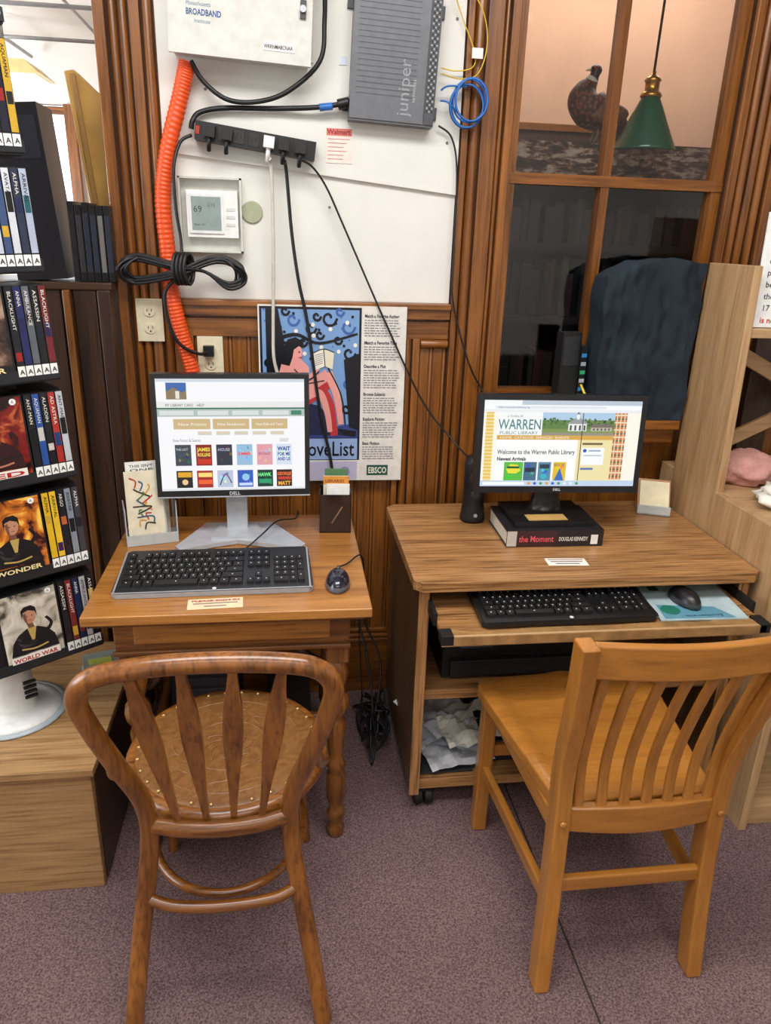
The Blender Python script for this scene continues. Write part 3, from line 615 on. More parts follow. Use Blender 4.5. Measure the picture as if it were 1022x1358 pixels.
p.text('THE LAST',234,599,4,bk((220,220,220)),3,fit=16); p.text('HOUSE',289,600,5,bk((210,210,225)),3,fit=16); p.text('SUMMER',315.5,606,5,bk((230,70,80)),3,bold=.2,fit=18); p.text('ROSES',343,606,5,bk((140,50,80)),3,fit=16)
p.text('WAIT',369,600,6.5,bk((40,70,150)),3,bold=.3,fit=17); p.text('FOR ME',369,607,5.5,bk((40,70,150)),3,bold=.2,fit=17); p.text('AND US',369,614,5.5,bk((40,70,150)),3,bold=.2,fit=17)
p.rect(235,629,253,636,bk((226,170,40)),3); p.circ(244,643,4,bk((240,200,150)),3); p.rect(262,630,280,636,bk((250,220,120)),3); p.rect(262,640,280,646,bk((240,100,50)),3); p.line([(290,648),(298,632),(306,645)],1.5,bk((60,70,110)),4); p.circ(325,637,5,bk((150,200,240)),3); p.rect(316,645,334,649,bk((200,220,250)),3); p.text('HAWK',342,636,6,bk((120,255,150)),3,bold=.2,fit=18); p.rect(343,640,360,646,bk((40,160,110)),3); p.text('GEORGE',368,635,5.5,bk((250,120,60)),3,bold=.2,fit=19); p.rect(369,637,387,641,bk((200,60,40)),3); p.text('MATT',369,649,6.5,bk((250,180,60)),3,bold=.3,fit=17)
p.rect(213,652,406,655,bk((226,230,234)),2)
b.M=Matrix()
b.box(-.170,-.114,-.33,-.29,.76,.93,sv); b.box(-.176,-.108,-.325,-.285,.86,1.1,BLK)
b.prism([(-.30,-.43,.744),(-.285,-.455,.744),(-.20,-.415,.744),(-.14,-.395,.744),(-.08,-.415,.744),(.03,-.455,.744),(.045,-.43,.744),(-.05,-.26,.744),(-.235,-.26,.744)],(0,0,.012),sv)
b.prism([(-.21,-.39,.756),(-.07,-.39,.756),(-.09,-.28,.756),(-.19,-.28,.756)],(0,0,.008),sv)
b.done(.003)

b=B('computer_monitor.001')
w,h=.482,.280
MM=T(.765,-.35,1.012)@Rz(math.radians(-2))@Rx(math.radians(-4)); b.M=MM
b.box(-w/2,w/2,-.012,.02,-h/2,h/2,bz); b.box(-w/2+.05,w/2-.05,.02,.05,-h/2+.04,h/2-.04,BLK)
sw,sh=w-.032,h-.036
b.box(-sw/2,sw/2,-.0125,-.012,-h/2+.02,-h/2+.02+sh,bk((244,240,226))); b.text('DELL',.010,T(0,-.0128,-h/2+.006)@UP,M((200,200,205),.3),'CENTER',bold=.0003)
p=Panel(b,T(-sw/2,-.0126,-h/2+.02+sh)@UP,642,530,205,118,sw,sh)
p.rect(642,530,847,536,bk((190,202,216))); p.rect(642,530,690,536,bk((245,248,250)),2); p.rect(642,536,847,542,bk((248,250,252))); p.rect(656,537.5,800,541,bk((224,232,240)),2); p.text('https://www.warrenlibrary.org',660,540.5,3,bk((80,90,110)),3,fit=40); p.rect(642,542,847,546,bk((236,238,240)))
p.rect(642,546,660,640,bk((250,246,232))); p.rect(645,546,655,640,bk((232,196,90)),2)
for k in range(20): p.rect(645,548+k*4.7,655,550+k*4.7,bk((240,225,170)),3)
p.rect(660,546,718,577,bk((246,248,246)),2); p.text('WARREN',661,569,17,bk((64,128,136)),3,bold=.15,fit=55); p.text('PUBLIC LIBRARY',663,576,5.5,bk((80,130,130)),3,fit=50); p.text('A TOWN OF',672,553,4,bk((90,120,120)),3,fit=20)
p.rect(718,546,813,577,bk((96,130,70)),2); p.rect(718,546,813,556,bk((176,206,232)),3)
rs=random.Random(5)
for k in range(90):
    x=720+rs.random()*91; y=554+rs.random()*11; r=rs.uniform(.8,2.6)
    p.poly([(x+r*rs.uniform(.6,1.2)*math.cos(a*1.05),min(572,max(547,y+r*rs.uniform(.6,1.1)*math.sin(a*1.05)))) for a in range(6)],bk(rs.choice([(60,92,44),(88,120,60),(48,72,40),(120,140,80),(76,104,60)])),3.3+k*.015)
p.rect(718,568,813,573,bk((124,150,80)),4.8)
p.rect(752,560,776,571,bk((236,236,230)),5); p.poly([(749,561),(764,551),(779,561)],bk((150,156,160)),6); p.rect(762,548,766,555,bk((240,240,236)),6.5); p.poly([(761.5,548),(764,544.5),(766.5,548)],bk((110,116,124)),6.6)
for k in range(4): p.rect(754+k*6,563,756.5+k*6,570,bk((70,80,90)),6)
p.rect(782,566,810,571,bk((190,180,160)),5); p.poly([(780,566),(784,561),(808,561),(812,566)],bk((120,110,104)),5.2)
for k in range(5): p.rect(785+k*5,567,787+k*5,570,bk((80,84,90)),5.5)
p.rect(718,573,813,577,bk((150,146,130)),5)
p.rect(660,577,813,583,bk((216,168,76)),5.2); p.text('HOME  CATALOG  SERVICES  EVENTS',664,581.8,4,bk((250,244,230)),5.5,fit=90)
p.rect(813,546,829,640,bk((206,120,80)),2)
for k in range(19): p.rect(813,548+k*5,829,550+k*5,bk((90,110,80) if k%2 else (235,220,190)),3)
for k in range(3): p.rect(815+k*5,546,816.5+k*5,640,bk((236,214,170)),4)
p.rect(829,546,847,640,bk((250,246,232)),2)
p.rect(660,583,766,640,bk((252,252,250)),2); p.rect(767,583,813,640,bk((240,226,170)),2); p.rect(770,546,771,640,bk((40,40,40)),8)
p.text('Welcome to the Warren Public Library',662,603,7.5,bk((40,70,60)),3,bold=.15,fit=102); p.text('Newest Arrivals',662,612,6,bk((30,30,30)),3,bold=.25,fit=38)
for x0,x1,c in ((672,697,(90,190,70)),(698,715,(70,110,140)),(717,734,(90,140,170)),(737,754,(230,190,50))):
    p.rect(x0,614,x1,640,bk(c),4)
    for k in range(6):
        a=rs.uniform(x0+1,x1-7); d=rs.uniform(616,633); q=tuple(min(255,max(0,int(v+rs.uniform(-60,70)))) for v in c)
        p.poly([(a,d+4),(a+3,d+5),(a+6,d+3),(a+2,d)],bk(q),4.3+k*.05)
p.poly([(675,624),(680,617),(690,618),(694,626),(688,630),(678,630)],bk((235,225,60)),5); p.rect(676,620,692,623,bk((30,90,50)),5.5); p.rect(700,622,713,628,bk((30,50,70)),5); p.circ(725,634,4,bk((60,180,200)),5); p.rect(719,617,732,623,bk((40,60,80)),5); p.poly([(739,640),(746,622),(752,640)],bk((60,110,190)),5); p.text('BOOK',738,620,5,bk((60,40,120)),5.2,fit=14)
p.rect(773,594,803,618,bk((248,250,250)),3); p.circ(777,598,2.5,bk((40,90,180)),4); p.rect(782,597,798,599,bk((140,170,210)),4); p.rect(776,604,800,605.5,bk((180,190,200)),4); p.rect(773,587,800,590,bk((120,100,70)),3); p.rect(773,622,790,625,bk((100,120,180)),3)
p.rect(642,640,847,648,bk((196,214,236)),5.6); p.rect(645,642,700,646,bk((250,252,255)),6)
for k in range(9): p.circ(706+k*8,644,2,bk(random.choice([(40,100,200),(230,160,40),(60,160,90),(230,240,250)])),6)
b.M=T(.745,-.345,.793)
b.box(-.115,.115,-.09,.09,0,.014,BLK); b.box(-.07,.045,-.075,-.03,.014,.0155,M((196,156,90),.6)); b.lathe([(.052,.014),(.046,.03),(.04,.06),(.04,.15),(.02,.2)],(0.01,.03,0),BLK,20,sy=.6)
b.done(.003)
b=B('hardcover_book'); bk_=M((34,32,36),.35); b.M=T(.745,-.355,.743)@Rz(math.radians(-1))
b.box(-.14,.14,-.1,.1,0,.004,bk_); b.box(-.14,.14,-.1,.1,.044,.049,bk_); b.box(-.14,.14,-.104,-.1,0,.049,bk_); b.box(-.137,.137,-.1,.095,.004,.044,M((226,220,204),.8))
b.box(-.1395,-.112,-.1046,-.104,.002,.047,M((190,184,176),.4)); b.box(-.112,.005,-.1046,-.104,.002,.047,M((60,30,36),.4)); b.text('the Moment',.026,T(-.105,-.1052,.015)@UP,M((220,90,100),.4),bold=.0004,fit=.10); b.text('DOUGLAS KENNEDY',.017,T(.01,-.1052,.017)@UP,M((226,224,216),.4),bold=.0003,fit=.085); b.box(.104,.124,-.1053,-.104,.006,.034,WHT)
b.done(.002)
b=B('desktop_speaker'); b.M=T(.557,-.24,.743)@Matrix.Diagonal((.88,.88,.9,1))
b.lathe([(.042,0),(.044,.01),(.042,.02),(.037,.06),(.036,.12),(.038,.2),(.034,.222),(.02,.226)],(0,0,0),BLK,24,sx=1,sy=.95); b.lathe([(.026,0),(.026,.003),(.01,.001)],(0,-.034,.16),M((48,48,50),.5),20,R=Rx(pi/2)); b.lathe([(.02,0),(.02,.003),(.008,.001)],(0,-.034,.10),M((48,48,50),.5),20,R=Rx(pi/2)); b.lathe([(.006,0),(.006,.006)],(0,-.04,.03),SILV,12,R=Rx(pi/2)); b.done()

# keyboards
def keyboard(name,M0,w,dd,base,edge,keyc):
    b=B(name); b.M=M0
    r=.012
    pts=[(-w/2,-dd/2+r),(-w/2+r,-dd/2),(w/2-r,-dd/2),(w/2,-dd/2+r),(w/2-.004,dd/2-r),(w/2-.004-r,dd/2),(-w/2+.004+r,dd/2),(-w/2+.004,dd/2-r)]
    lo=[b.v((x,y,.0)) for x,y in pts]; hi=[b.v((x,y,.012+(y+dd/2)/dd*.016)) for x,y in pts]
    b.f(lo[::-1],base); b.f(hi,base)
    for i in range(8): b.f([lo[i],lo[(i+1)%8],hi[(i+1)%8],hi[i]],edge)
    sl=math.atan(.016/dd); b.M=M0@T(0,-dd/2,.012)@Rx(sl)
    for q in ((-w/2+.003,w/2-.003,.002,.006),(-w/2+.003,-w/2+.007,.006,dd-.006),(w/2-.010,w/2-.006,.006,dd-.006)): b.box(q[0],q[1],q[2],q[3],0,.0012,edge)
    u=(w-.03)/23.0; y0=dd-.022
    def key(cx,cy,kw,kh):
        z0,z1=.0,.007; i=.0016; kw=kw*u-.0022; kh=kh-.0022
        a=[(cx-kw/2,cy-kh/2,z0),(cx+kw/2,cy-kh/2,z0),(cx+kw/2,cy+kh/2,z0),(cx-kw/2,cy+kh/2,z0)]
        c=[(cx-kw/2+i,cy-kh/2+i,z1),(cx+kw/2-i,cy-kh/2+i,z1),(cx+kw/2-i,cy+kh/2-i,z1),(cx-kw/2+i,cy+kh/2-i,z1)]
        A=[b.v(q) for q in a];C=[b.v(q) for q in c]; b.f(C,keyc)
        for k in range(4): b.f([A[k],A[(k+1)%4],C[(k+1)%4],C[k]],keyc)
        b.poly([(cx-.0018,cy-.001,z1+.0003),(cx+.0012,cy-.001,z1+.0003),(cx+.0012,cy+.003,z1+.0003),(cx-.0018,cy+.003,z1+.0003)],M((190,190,190),.5))
    kh=(dd-.050)/6.2; X0=-w/2+.015
    rowsY=[y0-kh*.5]+[y0-kh*(1.75+i) for i in range(5)]
    def row(y,ws,x=0):
        for q in ws:
            if q>0: key(X0+(x+q/2)*u,y,q,kh)
            x+=abs(q)
    row(rowsY[0],[1,-1,1,1,1,1,-.5,1,1,1,1,-.5,1,1,1,1]); row(rowsY[1],[1]*13+[2]); row(rowsY[2],[1.5]+[1]*12+[1.5]); row(rowsY[3],[1.75]+[1]*11+[2.25]); row(rowsY[4],[2.25]+[1]*10+[2.75]); row(rowsY[5],[1.5,1.2,1.3,5.5,1.3,1.2,1.3,1.7])
    for i in (0,1,2): row(rowsY[i],[1,1,1],15.4)
    row(rowsY[4],[1],16.4); row(rowsY[5],[1,1,1],15.4)
    row(rowsY[1],[1,1,1,1],18.8); row(rowsY[2],[1,1,1],18.8); row(rowsY[3],[1,1,1],18.8); row(rowsY[4],[1,1,1],18.8); row(rowsY[5],[2,1],18.8)
    key(X0+22.3*u,(rowsY[2]+rowsY[3])/2,1,kh*2); key(X0+22.3*u,(rowsY[4]+rowsY[5])/2,1,kh*2)
    b.lathe([(.005,0),(.005,.001)],(0,.013,.0),M((210,210,215),.3),12)
    return b.done()
kc=M((20,20,22),.45,name='key_black'); kbs=M((34,35,38),.4,name='keyboard_deck')
keyboard('computer_keyboard',T(-.178,-.595,.743)@Rz(math.radians(1)),.468,.215,kbs,M((160,162,166),.35,.2,name='keyboard_edge'),kc)
keyboard('computer_keyboard.001',T(.69,-.672,.667)@Rz(math.radians(.5)),.456,.19,M((16,16,18),.4),M((18,18,20),.4),kc)
def mouse(name,M0,c1,c2):
    b=B(name); b.M=M0
    rings=[]; N=20
    for i in range(9):
        t=i/8; z=.036*math.sin(t*pi/2); s_=max(.02,math.cos(t*pi/2)**.75) if i else 1
        rings.append([b.v((.031*s_*math.cos(2*pi*k/N),(.056*s_)*math.sin(2*pi*k/N)+(-.004*t),z)) for k in range(N)])
    b.f(rings[0][::-1],c1); b.f(rings[-1],c1)
    for i in range(8):
        for k in range(N): b.f([rings[i][k],rings[i][(k+1)%N],rings[i+1][(k+1)%N],rings[i+1][k]],c2 if i<2 else c1,True)
    b.lathe([(.009,-.003),(.009,.003)],(0,.027,.029),M((70,70,74),.4),14,R=Ry(pi/2))
    b.done()
mouse('computer_mouse',T(.118,-.66,.743)@Rz(-.1),M((20,22,40),.2,coat=.6),M((90,92,100),.3))
mouse('computer_mouse.001',T(1.035,-.668,.6692)@Rz(.15),M((22,22,24),.35),M((60,60,62),.3))
b=B('mouse_pad'); b.M=T(0,0,.6625); b.prism([(.925,-.76,0),(1.16,-.765,0),(1.185,-.53,0),(.955,-.52,0)],(0,0,.0035),M((176,196,200),.6,name='mousepad_print',var=.2,scale=14))
b.poly([(.94,-.755,.0039),(1.13,-.76,.0039),(1.10,-.70,.0039),(.95,-.68,.0039)],Q((96,150,170))); b.poly([(.97,-.6,.0039),(1.0,-.6,.0039),(1.0,-.54,.0039),(.98,-.54,.0039)],Q((60,90,70))); b.lathe([(.025,0),(.025,.0004)],(.975,-.71,.0042),Q((40,120,100)),20); b.text('www.cwmars.org',.018,T(1.0,-.748,.0044),Q((30,60,80)),fit=.1)
b.done()
cable('keyboard_cable',[([(-.14,-.483,.768),(-.12,-.45,.75),(-.07,-.40,.775),(-.03,-.33,.785),(.02,-.25,.76),(.03,-.162,.744),(.03,-.14,.6)],.0022,CABLE),([(.12,-.60,.76),(.15,-.55,.748),(.19,-.50,.748),(.205,-.45,.66),(.2,-.4,.5),(.22,-.35,.2)],.0022,CABLE)])

def note(name,M0,w,h,lines,c=(238,228,206),head=None):
    b=B(name); b.M=M0; b.box(-w/2,w/2,-h/2,h/2,0,.0008,M(c,.7))
    for i,(f0,f1,cc) in enumerate(lines):
        y=h/2-(i+.7)*h/(len(lines)+.6); b.poly([(-w/2+w*f0,y-h*.05,.0011),(-w/2+w*f1,y-h*.05,.0011),(-w/2+w*f1,y+h*.05,.0011),(-w/2+w*f0,y+h*.05,.0011)],Q(cc))
    if head:
        for t,s_,y in head: b.text(t,s_,T(-w/2+.008,y,.0013),Q((180,50,50)),bold=.0003,fit=w-.016)
    b.done()
note('paper_note',T(-.17,-.742,.7425)@Rz(.05),.125,.05,[(.1,.9,(206,170,150)),(.1,.9,(150,120,110)),(.3,.7,(150,120,110))],(222,204,166),[('PLEASE SIGN IN',.012,.010)])
note('paper_note.001',T(.74,-.565,.7425)@Rz(-.06),.11,.045,[(.06,.94,(150,80,70)),(.1,.9,(90,70,70)),(.2,.8,(90,70,70))],(240,236,226))
note('paper_sign',T(-.095,-.478,.7425)@Rz(.02),.235,.055,[],(240,238,232),[('To pay for materials owned by',.014,.006),('Warren Public Library can',.018,-.020)])

# left table accessories
b=B('brochure_holder'); b.M=T(-.385,-.335,.743)@Rz(.25)
cl=M((190,196,196),.1,name='acrylic')
b.box(-.06,.075,-.05,.05,0,.004,cl); b.box(-.06,-.057,-.05,.05,0,.1,cl); b.box(.072,.075,-.05,.05,0,.12,cl); b.box(-.06,.075,-.052,-.05,0,.03,cl)
for i,(x,c,h) in enumerate(((-.052,(232,222,196),.20),(-.046,(240,238,232),.22),(-.035,(210,196,180),.17))):
    b.M=T(-.385,-.335,.743)@Rz(.25)@T(0,-.044+i*.02,.004)@Rx(-.06); b.box(x,x+.095,0,.006,0,h,M(c,.6))
    pn=Panel(b,T(x,-.0006,h)@UP,0,0,95,h*1000,.095,h)
    if i==0:
        for k in range(14): pn.line([(12+(k*23)%60,16+k*10),(28+(k*17)%50,26+k*9),(24+(k*13)%50,44+k*9)],3.5,Q([(190,60,50),(60,90,130),(220,160,60),(40,40,40),(90,130,80)][k%5]),2+k*.05)
        pn.text('TWO LIBRARIES',8,184,11,Q((170,40,60)),3,fit=76)
    if i==1:
        for k in range(4): pn.text(['THIS ISN\'T','ONE','CLASS','LIBRARY'][k],10,14+k*11,9,Q((60,60,60)),2,fit=60)
b.done(.001)
b=B('pencil_cup'); b.M=T(.135,-.285,.743)@Rz(-.05); pc=M((44,32,28),.12,name='smoked_acrylic')
for q in ((-.045,.045,-.04,-.037,0,.115),(-.045,.045,.037,.04,0,.12),(-.045,-.042,-.04,.04,0,.115),(.042,.045,-.04,.04,0,.115),(-.045,.045,-.04,.04,0,.004)): b.box(*q,pc)
b.box(-.034,.038,-.02,-.016,.01,.165,M((240,232,206),.6)); b.box(-.034,.038,-.0205,-.02,.14,.165,M((222,150,60),.6)); b.text('LIBRARIES',.012,T(-.03,-.0212,.147)@UP,Q((120,50,50)),fit=.055); b.box(-.03,.035,.0,.004,.01,.18,M((90,130,90),.6)); b.box(-.025,.04,-.032,-.028,.01,.145,M((238,238,236),.6))
for k in range(3): b.cyl((-.02+k*.015,.02,.01),(-.028+k*.018,.025,.15+.01*k),.0035,M([(220,170,40),(30,60,140),(40,40,40)][k],.4),8)
b.cyl((-.01,-.041,.03),(.02,-.041,.08),.002,M((150,110,80),.4),6)
b.done(.001)

# ---------------------------------------------------------------- right desk
b=B('computer_desk')
DX,DS=DESKW,DESKS
b.prism([(.31,-.645,.715),(.330,-.668,.715),(1.225,-.668,.715),(1.245,-.65,.715),(1.245,-.09,.715),(.335,-.09,.715),(.31,-.115,.715)],(0,0,.027),DX['X'])
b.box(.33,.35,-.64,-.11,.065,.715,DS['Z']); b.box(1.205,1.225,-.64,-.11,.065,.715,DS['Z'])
b.box(.326,.354,-.647,-.64,.065,.715,DX['Z']); b.box(1.201,1.229,-.647,-.64,.065,.715,DX['Z'])
b.box(.35,1.205,-.62,-.11,.075,.095,DX['X']); b.box(.35,1.205,-.626,-.62,.068,.10,DX['X'])
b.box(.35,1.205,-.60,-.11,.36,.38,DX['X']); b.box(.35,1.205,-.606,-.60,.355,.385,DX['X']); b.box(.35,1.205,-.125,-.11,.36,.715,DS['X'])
b.box(.36,1.195,-.79,-.36,.645,.660,DX['X']); b.box(.357,1.198,-.797,-.79,.635,.663,HUTW['X'])
for x in (.35,1.195): b.box(x,x+.01,-.72,-.2,.65,.685,BLKM)
kr=M((150,112,66),.6,name='kraft_tape',var=.35,scale=22)
tp=[(.385+i*.05,-.765+random.uniform(-.010,.008)) for i in range(17)]
b.poly([(.385,-.799,.6620)]+[(1.19,-.799,.6620)]+[(x,y,.6620) for x,y in tp[::-1]],kr); b.box(.385,1.19,-.800,-.797,.638,.6632,kr)
b.box(.355,.385,-.8,-.76,.64,.666,BLKM); b.box(1.17,1.2,-.8,-.75,.64,.666,BLKM)
for x in (.36,1.165):
    for y in (-.60,-.15):
        b.lathe([(.026,-.012),(.028,-.008),(.028,.008),(.026,.012)],(x,y,.028),BLKM,20,R=Ry(pi/2)); b.lathe([(.026,-.012),(.028,-.008),(.028,.008),(.026,.012)],(x+.03,y,.028),BLKM,20,R=Ry(pi/2)); b.box(x-.01,x+.04,y-.015,y+.015,.045,.075,BLKM)
b.done(.003)
b=B('printer'); b.box(.42,.86,-.55,-.17,.387,.53,BLK); b.box(.44,.84,-.57,-.55,.40,.45,M((34,34,36),.3)); b.box(.46,.82,-.58,-.3,.53,.545,M((30,30,32),.25)); b.box(.52,.76,-.5,-.25,.545,.55,BLKM); b.box(.47,.56,-.553,-.55,.48,.51,M((70,80,90),.2)); b.done(.006)
b=B('loose_papers'); wbm=M((222,224,228),.4,name='crumpled_paper')
b.box(.365,.52,-.60,-.3,.097,.104,M((50,54,60),.5))
for i,(px,py,pz,a,w_,d_) in enumerate(((.47,-.47,.110,.2,.10,.13),(.50,-.43,.135,-.35,.11,.12),(.45,-.40,.160,.5,.09,.11),(.53,-.48,.165,.1,.09,.10))):
    N=10; g_=[]
    for j in range(N+1):
        rw=[]
        for k in range(N+1):
            u,v_=(k/N-.5)*2,(j/N-.5)*2; x=u*w_; y=v_*d_; zz=.018*noise.noise(Vector((u*1.6+i*5,v_*1.6,0)))+.012*abs(math.sin(u*3+i+v_*2))+.010*noise.noise(Vector((u*4,v_*4,i)))
            c,s_=math.cos(a),math.sin(a); rw.append(b.v((px+x*c-y*s_,py+x*s_+y*c,pz+max(-.004,zz))))
        g_.append(rw)
    for j in range(N):
        for k in range(N): b.f([g_[j][k],g_[j][k+1],g_[j+1][k+1],g_[j+1][k]],[wbm,M((200,206,216),.4),wbm,M((236,232,220),.6)][i])
b.box(.56,.70,-.56,-.30,.097,.17,M((34,36,42),.5)); b.done()
b=B('card_holder'); b.M=T(1.165,-.19,.743)@Rz(-.35); hm=M((176,122,64),.4)
b.prism([(-.05,-.045,0),(.05,-.045,0),(.05,-.045,.03),(-.05,-.045,.03)],(0,.008,0),cl); b.box(-.05,.05,-.045,.045,0,.006,cl)
b.prism([(-.05,-.035,.006),(-.05,.04,.006),(-.05,.04,.095)],(.10,0,0),hm); b.M=b.M@T(0,-.034,.012)@Rx(math.radians(-40)); b.box(-.045,.045,-.006,0,0,.10,M((238,226,190),.6)); b.done(.001)

# window ledge with covered equipment and router
b=B('window_ledge'); b.box(.66,1.235,-.15,-.035,1.0,1.03,WALLW['X']); b.box(.66,1.235,-.12,-.035,.95,1.0,WALLW['X']); b.done(.004)
b=B('fabric_dust_cover'); fb=M((40,49,57),.85,name='slate_fabric',var=.25,scale=9,bump=.3,spec=.15)
bmesh.ops.create_cube(b.bm,size=1); bmesh.ops.subdivide_edges(b.bm,edges=b.bm.edges[:],cuts=40,use_grid_fill=True); b.mi(fb)
for v in b.bm.verts:
    x,y,z=v.co
    n_=noise.fractal(Vector((x*4+z*1.5,y*2,z*3.2-x)),.8,2,3)*.014+.010*abs(noise.noise(Vector((x*7+z*5,1.3,z*4-x*6))))
    seam=-.006*math.exp(-((x+.34)/.02)**2)
    cut=max(0,-x-.22)*.20*max(0,z)*2
    w_=.300*(1+.02*math.sin(z*5))
    v.co=Vector((1.088+x*w_+.004*math.sin(z*14),-.092+y*.105+((n_+seam) if y<-.3 else 0),1.268+z*.475-cut+.006*math.sin(x*9)*(z>.4)+noise.noise(Vector((x*4,y*4,2)))*.008*(z>.45)))
for f in b.bm.faces: f.smooth=True
md=b.done(); q=md.modifiers.new('bevel','BEVEL'); q.width=.012; q.segments=3; q.limit_method='ANGLE'; q.angle_limit=math.radians(50)
b=B('network_router'); b.M=T(.868,-.075,1.031)@Rz(.2); b.box(-.035,.03,-.02,.02,0,.26,BLK); b.box(-.03,.025,-.022,-.02,.16,.25,M((34,38,40),.3)); b.box(.034,.056,-.02,.015,.0,.22,M((30,34,36),.4))
for k in range(5): b.box(.036,.054,-.0215,-.02,.08+k*.026,.092+k*.026,M([(60,140,200),(200,200,210),(60,180,120),(180,180,190),(60,140,200)][k],.3))
b.tube([(.045,-.02,.1),(.05,-.05,.06),(.045,-.045,.02),(.05,-.06,.005)],.004,yel); b.tube([(.0,-.02,.03),(.02,-.04,.05),(.04,-.035,.01)],.0035,WHT); b.done(.002)

# hutch unit at right
b=B('workstation_hutch'); HW=HUTW
b.prism([(1.25,-.13,1.505),(1.25,-.36,1.505),(1.25,-.385,.87),(1.25,-.80,.87),(1.25,-.80,0),(1.25,-.05,0),(1.25,-.05,.87),(1.25,-.13,.87)],(.024,0,0),HW['Z'])
b.box(1.274,2.1,-.80,-.05,.845,.87,HW['X']); b.box(1.274,2.1,-.36,-.13,1.315,1.34,HW['X']); b.box(2.1,2.124,-.36,-.13,.87,1.5,HW['Z']); b.box(2.1,2.124,-.8,-.05,0,.87,HW['Z']); b.box(1.274,2.1,-.78,-.1,.0,.06,HW['X'])
for z0,z1 in ((.90,1.30),(1.30,.90)): b.tube([(1.28,-.14,z0),(2.09,-.14,z1)],.022,HW['X'],rect=True,n=1,ref=(0,0,1),ab=(1,.35))
b.box(1.274,2.1,-.09,-.07,.0,.845,DARKW['X'])
b.done(.002)
b=B('notice_sign'); b.M=T(1.29,-.33,1.342)@Rz(-.1)@Rx(-.06); b.box(0,.25,0,.004,0,.30,M((240,240,238),.5))
for i,t in enumerate(['Library','computers','may be used','during open','providing','be signed','the computer','17 limit']): b.text(t,.022,T(.022,-.001,.262-i*.031)@UP,Q((40,40,60)),bold=.0002)
b.text('is not',.022,T(.022,-.001,.012)@UP,Q((200,40,40)),bold=.0004); b.done()
def blob(name,c,r,m,amp=.3,freq=2.2,zmin=.871):
    b=B(name); bmesh.ops.create_icosphere(b.bm,subdivisions=4,radius=1); b.mi(m)
    for v in b.bm.verts:
        q=v.co*(1+amp*noise.fractal(v.co*freq+Vector(c),.9,2,3)); v.co=Vector((c[0]+q.x*r[0],c[1]+q.y*r[1],max(zmin,c[2]+q.z*r[2])))
    for f in b.bm.faces: f.smooth=True
    b.done()
blob('knit_hat',(1.40,-.27,.91),(.10,.09,.055),M((206,150,140),.9,scale=120,bump=.6,name='pink_knit'),.2)
blob('white_cloth',(1.42,-.52,.90),(.11,.10,.045),M((232,226,214),.9,scale=30,bump=.4,name='white_cotton'),.4)

# ---------------------------------------------------------------- bentwood chair
b=B('bentwood_chair'); C=CHL
def ly(z): return -1.105-(z-.46)*.24
hoop=[(-.330,-1.215,0),(-.308,-1.165,.2),(-.283,-1.115,.40),(-.285,ly(.51),.51),(-.318,ly(.62),.62),(-.350,ly(.73),.73),(-.361,ly(.80),.80),(-.330,ly(.846),.846),(-.25,ly(.866),.866),(-.142,ly(.872),.872),(-.03,ly(.866),.866),(.044,ly(.848),.848),(.074,ly(.802),.802),(.064,ly(.73),.73),(.032,ly(.62),.62),(-.001,ly(.51),.51),(-.005,-1.115,.40),(.026,-1.165,.2),(.056,-1.215,0)]
b.tube(hoop,.0185,C['Z'],14,8)
sx0,sy0=-.142,-.895
b.lathe([(.19,.425),(.215,.43),(.222,.44),(.222,.455),(.214,.466),(.198,.468),(.19,.462)],(sx0,sy0,0),C['X'],48)
def leather():
    m,nt,bs=newmat('embossed_leather'); N=nt.nodes.new; Lk=nt.links.new
    tc=N('ShaderNodeTexCoord')
    nz=N('ShaderNodeTexNoise'); nz.inputs['Scale'].default_value=24; nz.inputs['Distortion'].default_value=2.5; nz.inputs['Detail'].default_value=1
    Lk(tc.outputs['Object'],nz.inputs['Vector'])
    r=N('ShaderNodeValToRGB'); e=r.color_ramp.elements; e[0].color=lin((118,76,38)); e[1].color=lin((132,90,48)); e[0].position=.40; e[1].position=.6
    Lk(nz.outputs['Fac'],r.inputs['Fac']); Lk(r.outputs['Color'],bs.inputs['Base Color']); bs.inputs['Roughness'].default_value=.42
    bp=N('ShaderNodeBump'); bp.inputs['Strength'].default_value=.4; bp.inputs['Distance'].default_value=.003; Lk(nz.outputs['Fac'],bp.inputs['Height']); Lk(bp.outputs['Normal'],bs.inputs['Normal'])
    return m
lm=leather(); b.lathe([(.20,.45),(.20,.468),(.19,.471),(.12,.468),(.05,.464),(.002,.463)],(sx0,sy0,0),lm,48)
for r in (.16,.085): b.tube([(sx0+r*math.cos(a*pi/12),sy0+r*math.sin(a*pi/12),.4685 if r>.1 else .4655) for a in range(24)],.0022,lm,6,2,True)
for k in range(8):
    a=k*pi/4; b.tube([(sx0+(.095+.05*t/6)*math.cos(a+.28*math.sin(t)),sy0+(.095+.05*t/6)*math.sin(a+.28*math.sin(t)),.4672) for t in range(7)],.002,lm,6,3)
    b.tube([(sx0+.05*math.cos(a+t*.2)*(.5+t/8),sy0+.05*math.sin(a+t*.2)*(.5+t/8),.4645) for t in range(6)],.002,lm,6,3)
stud=M((200,170,110),.3,.7)
for k in range(30): a=2*pi*k/30; b.ball((sx0+.194*math.cos(a),sy0+.194*math.sin(a),.471),.0042,stud,seg=8)
b.tube([(-.283,-1.112,.455),(-.21,-1.128,.452),(-.142,-1.134,.452),(-.07,-1.128,.452),(-.002,-1.112,.455)],.018,C['X'],12,6,ab=(1,.8))
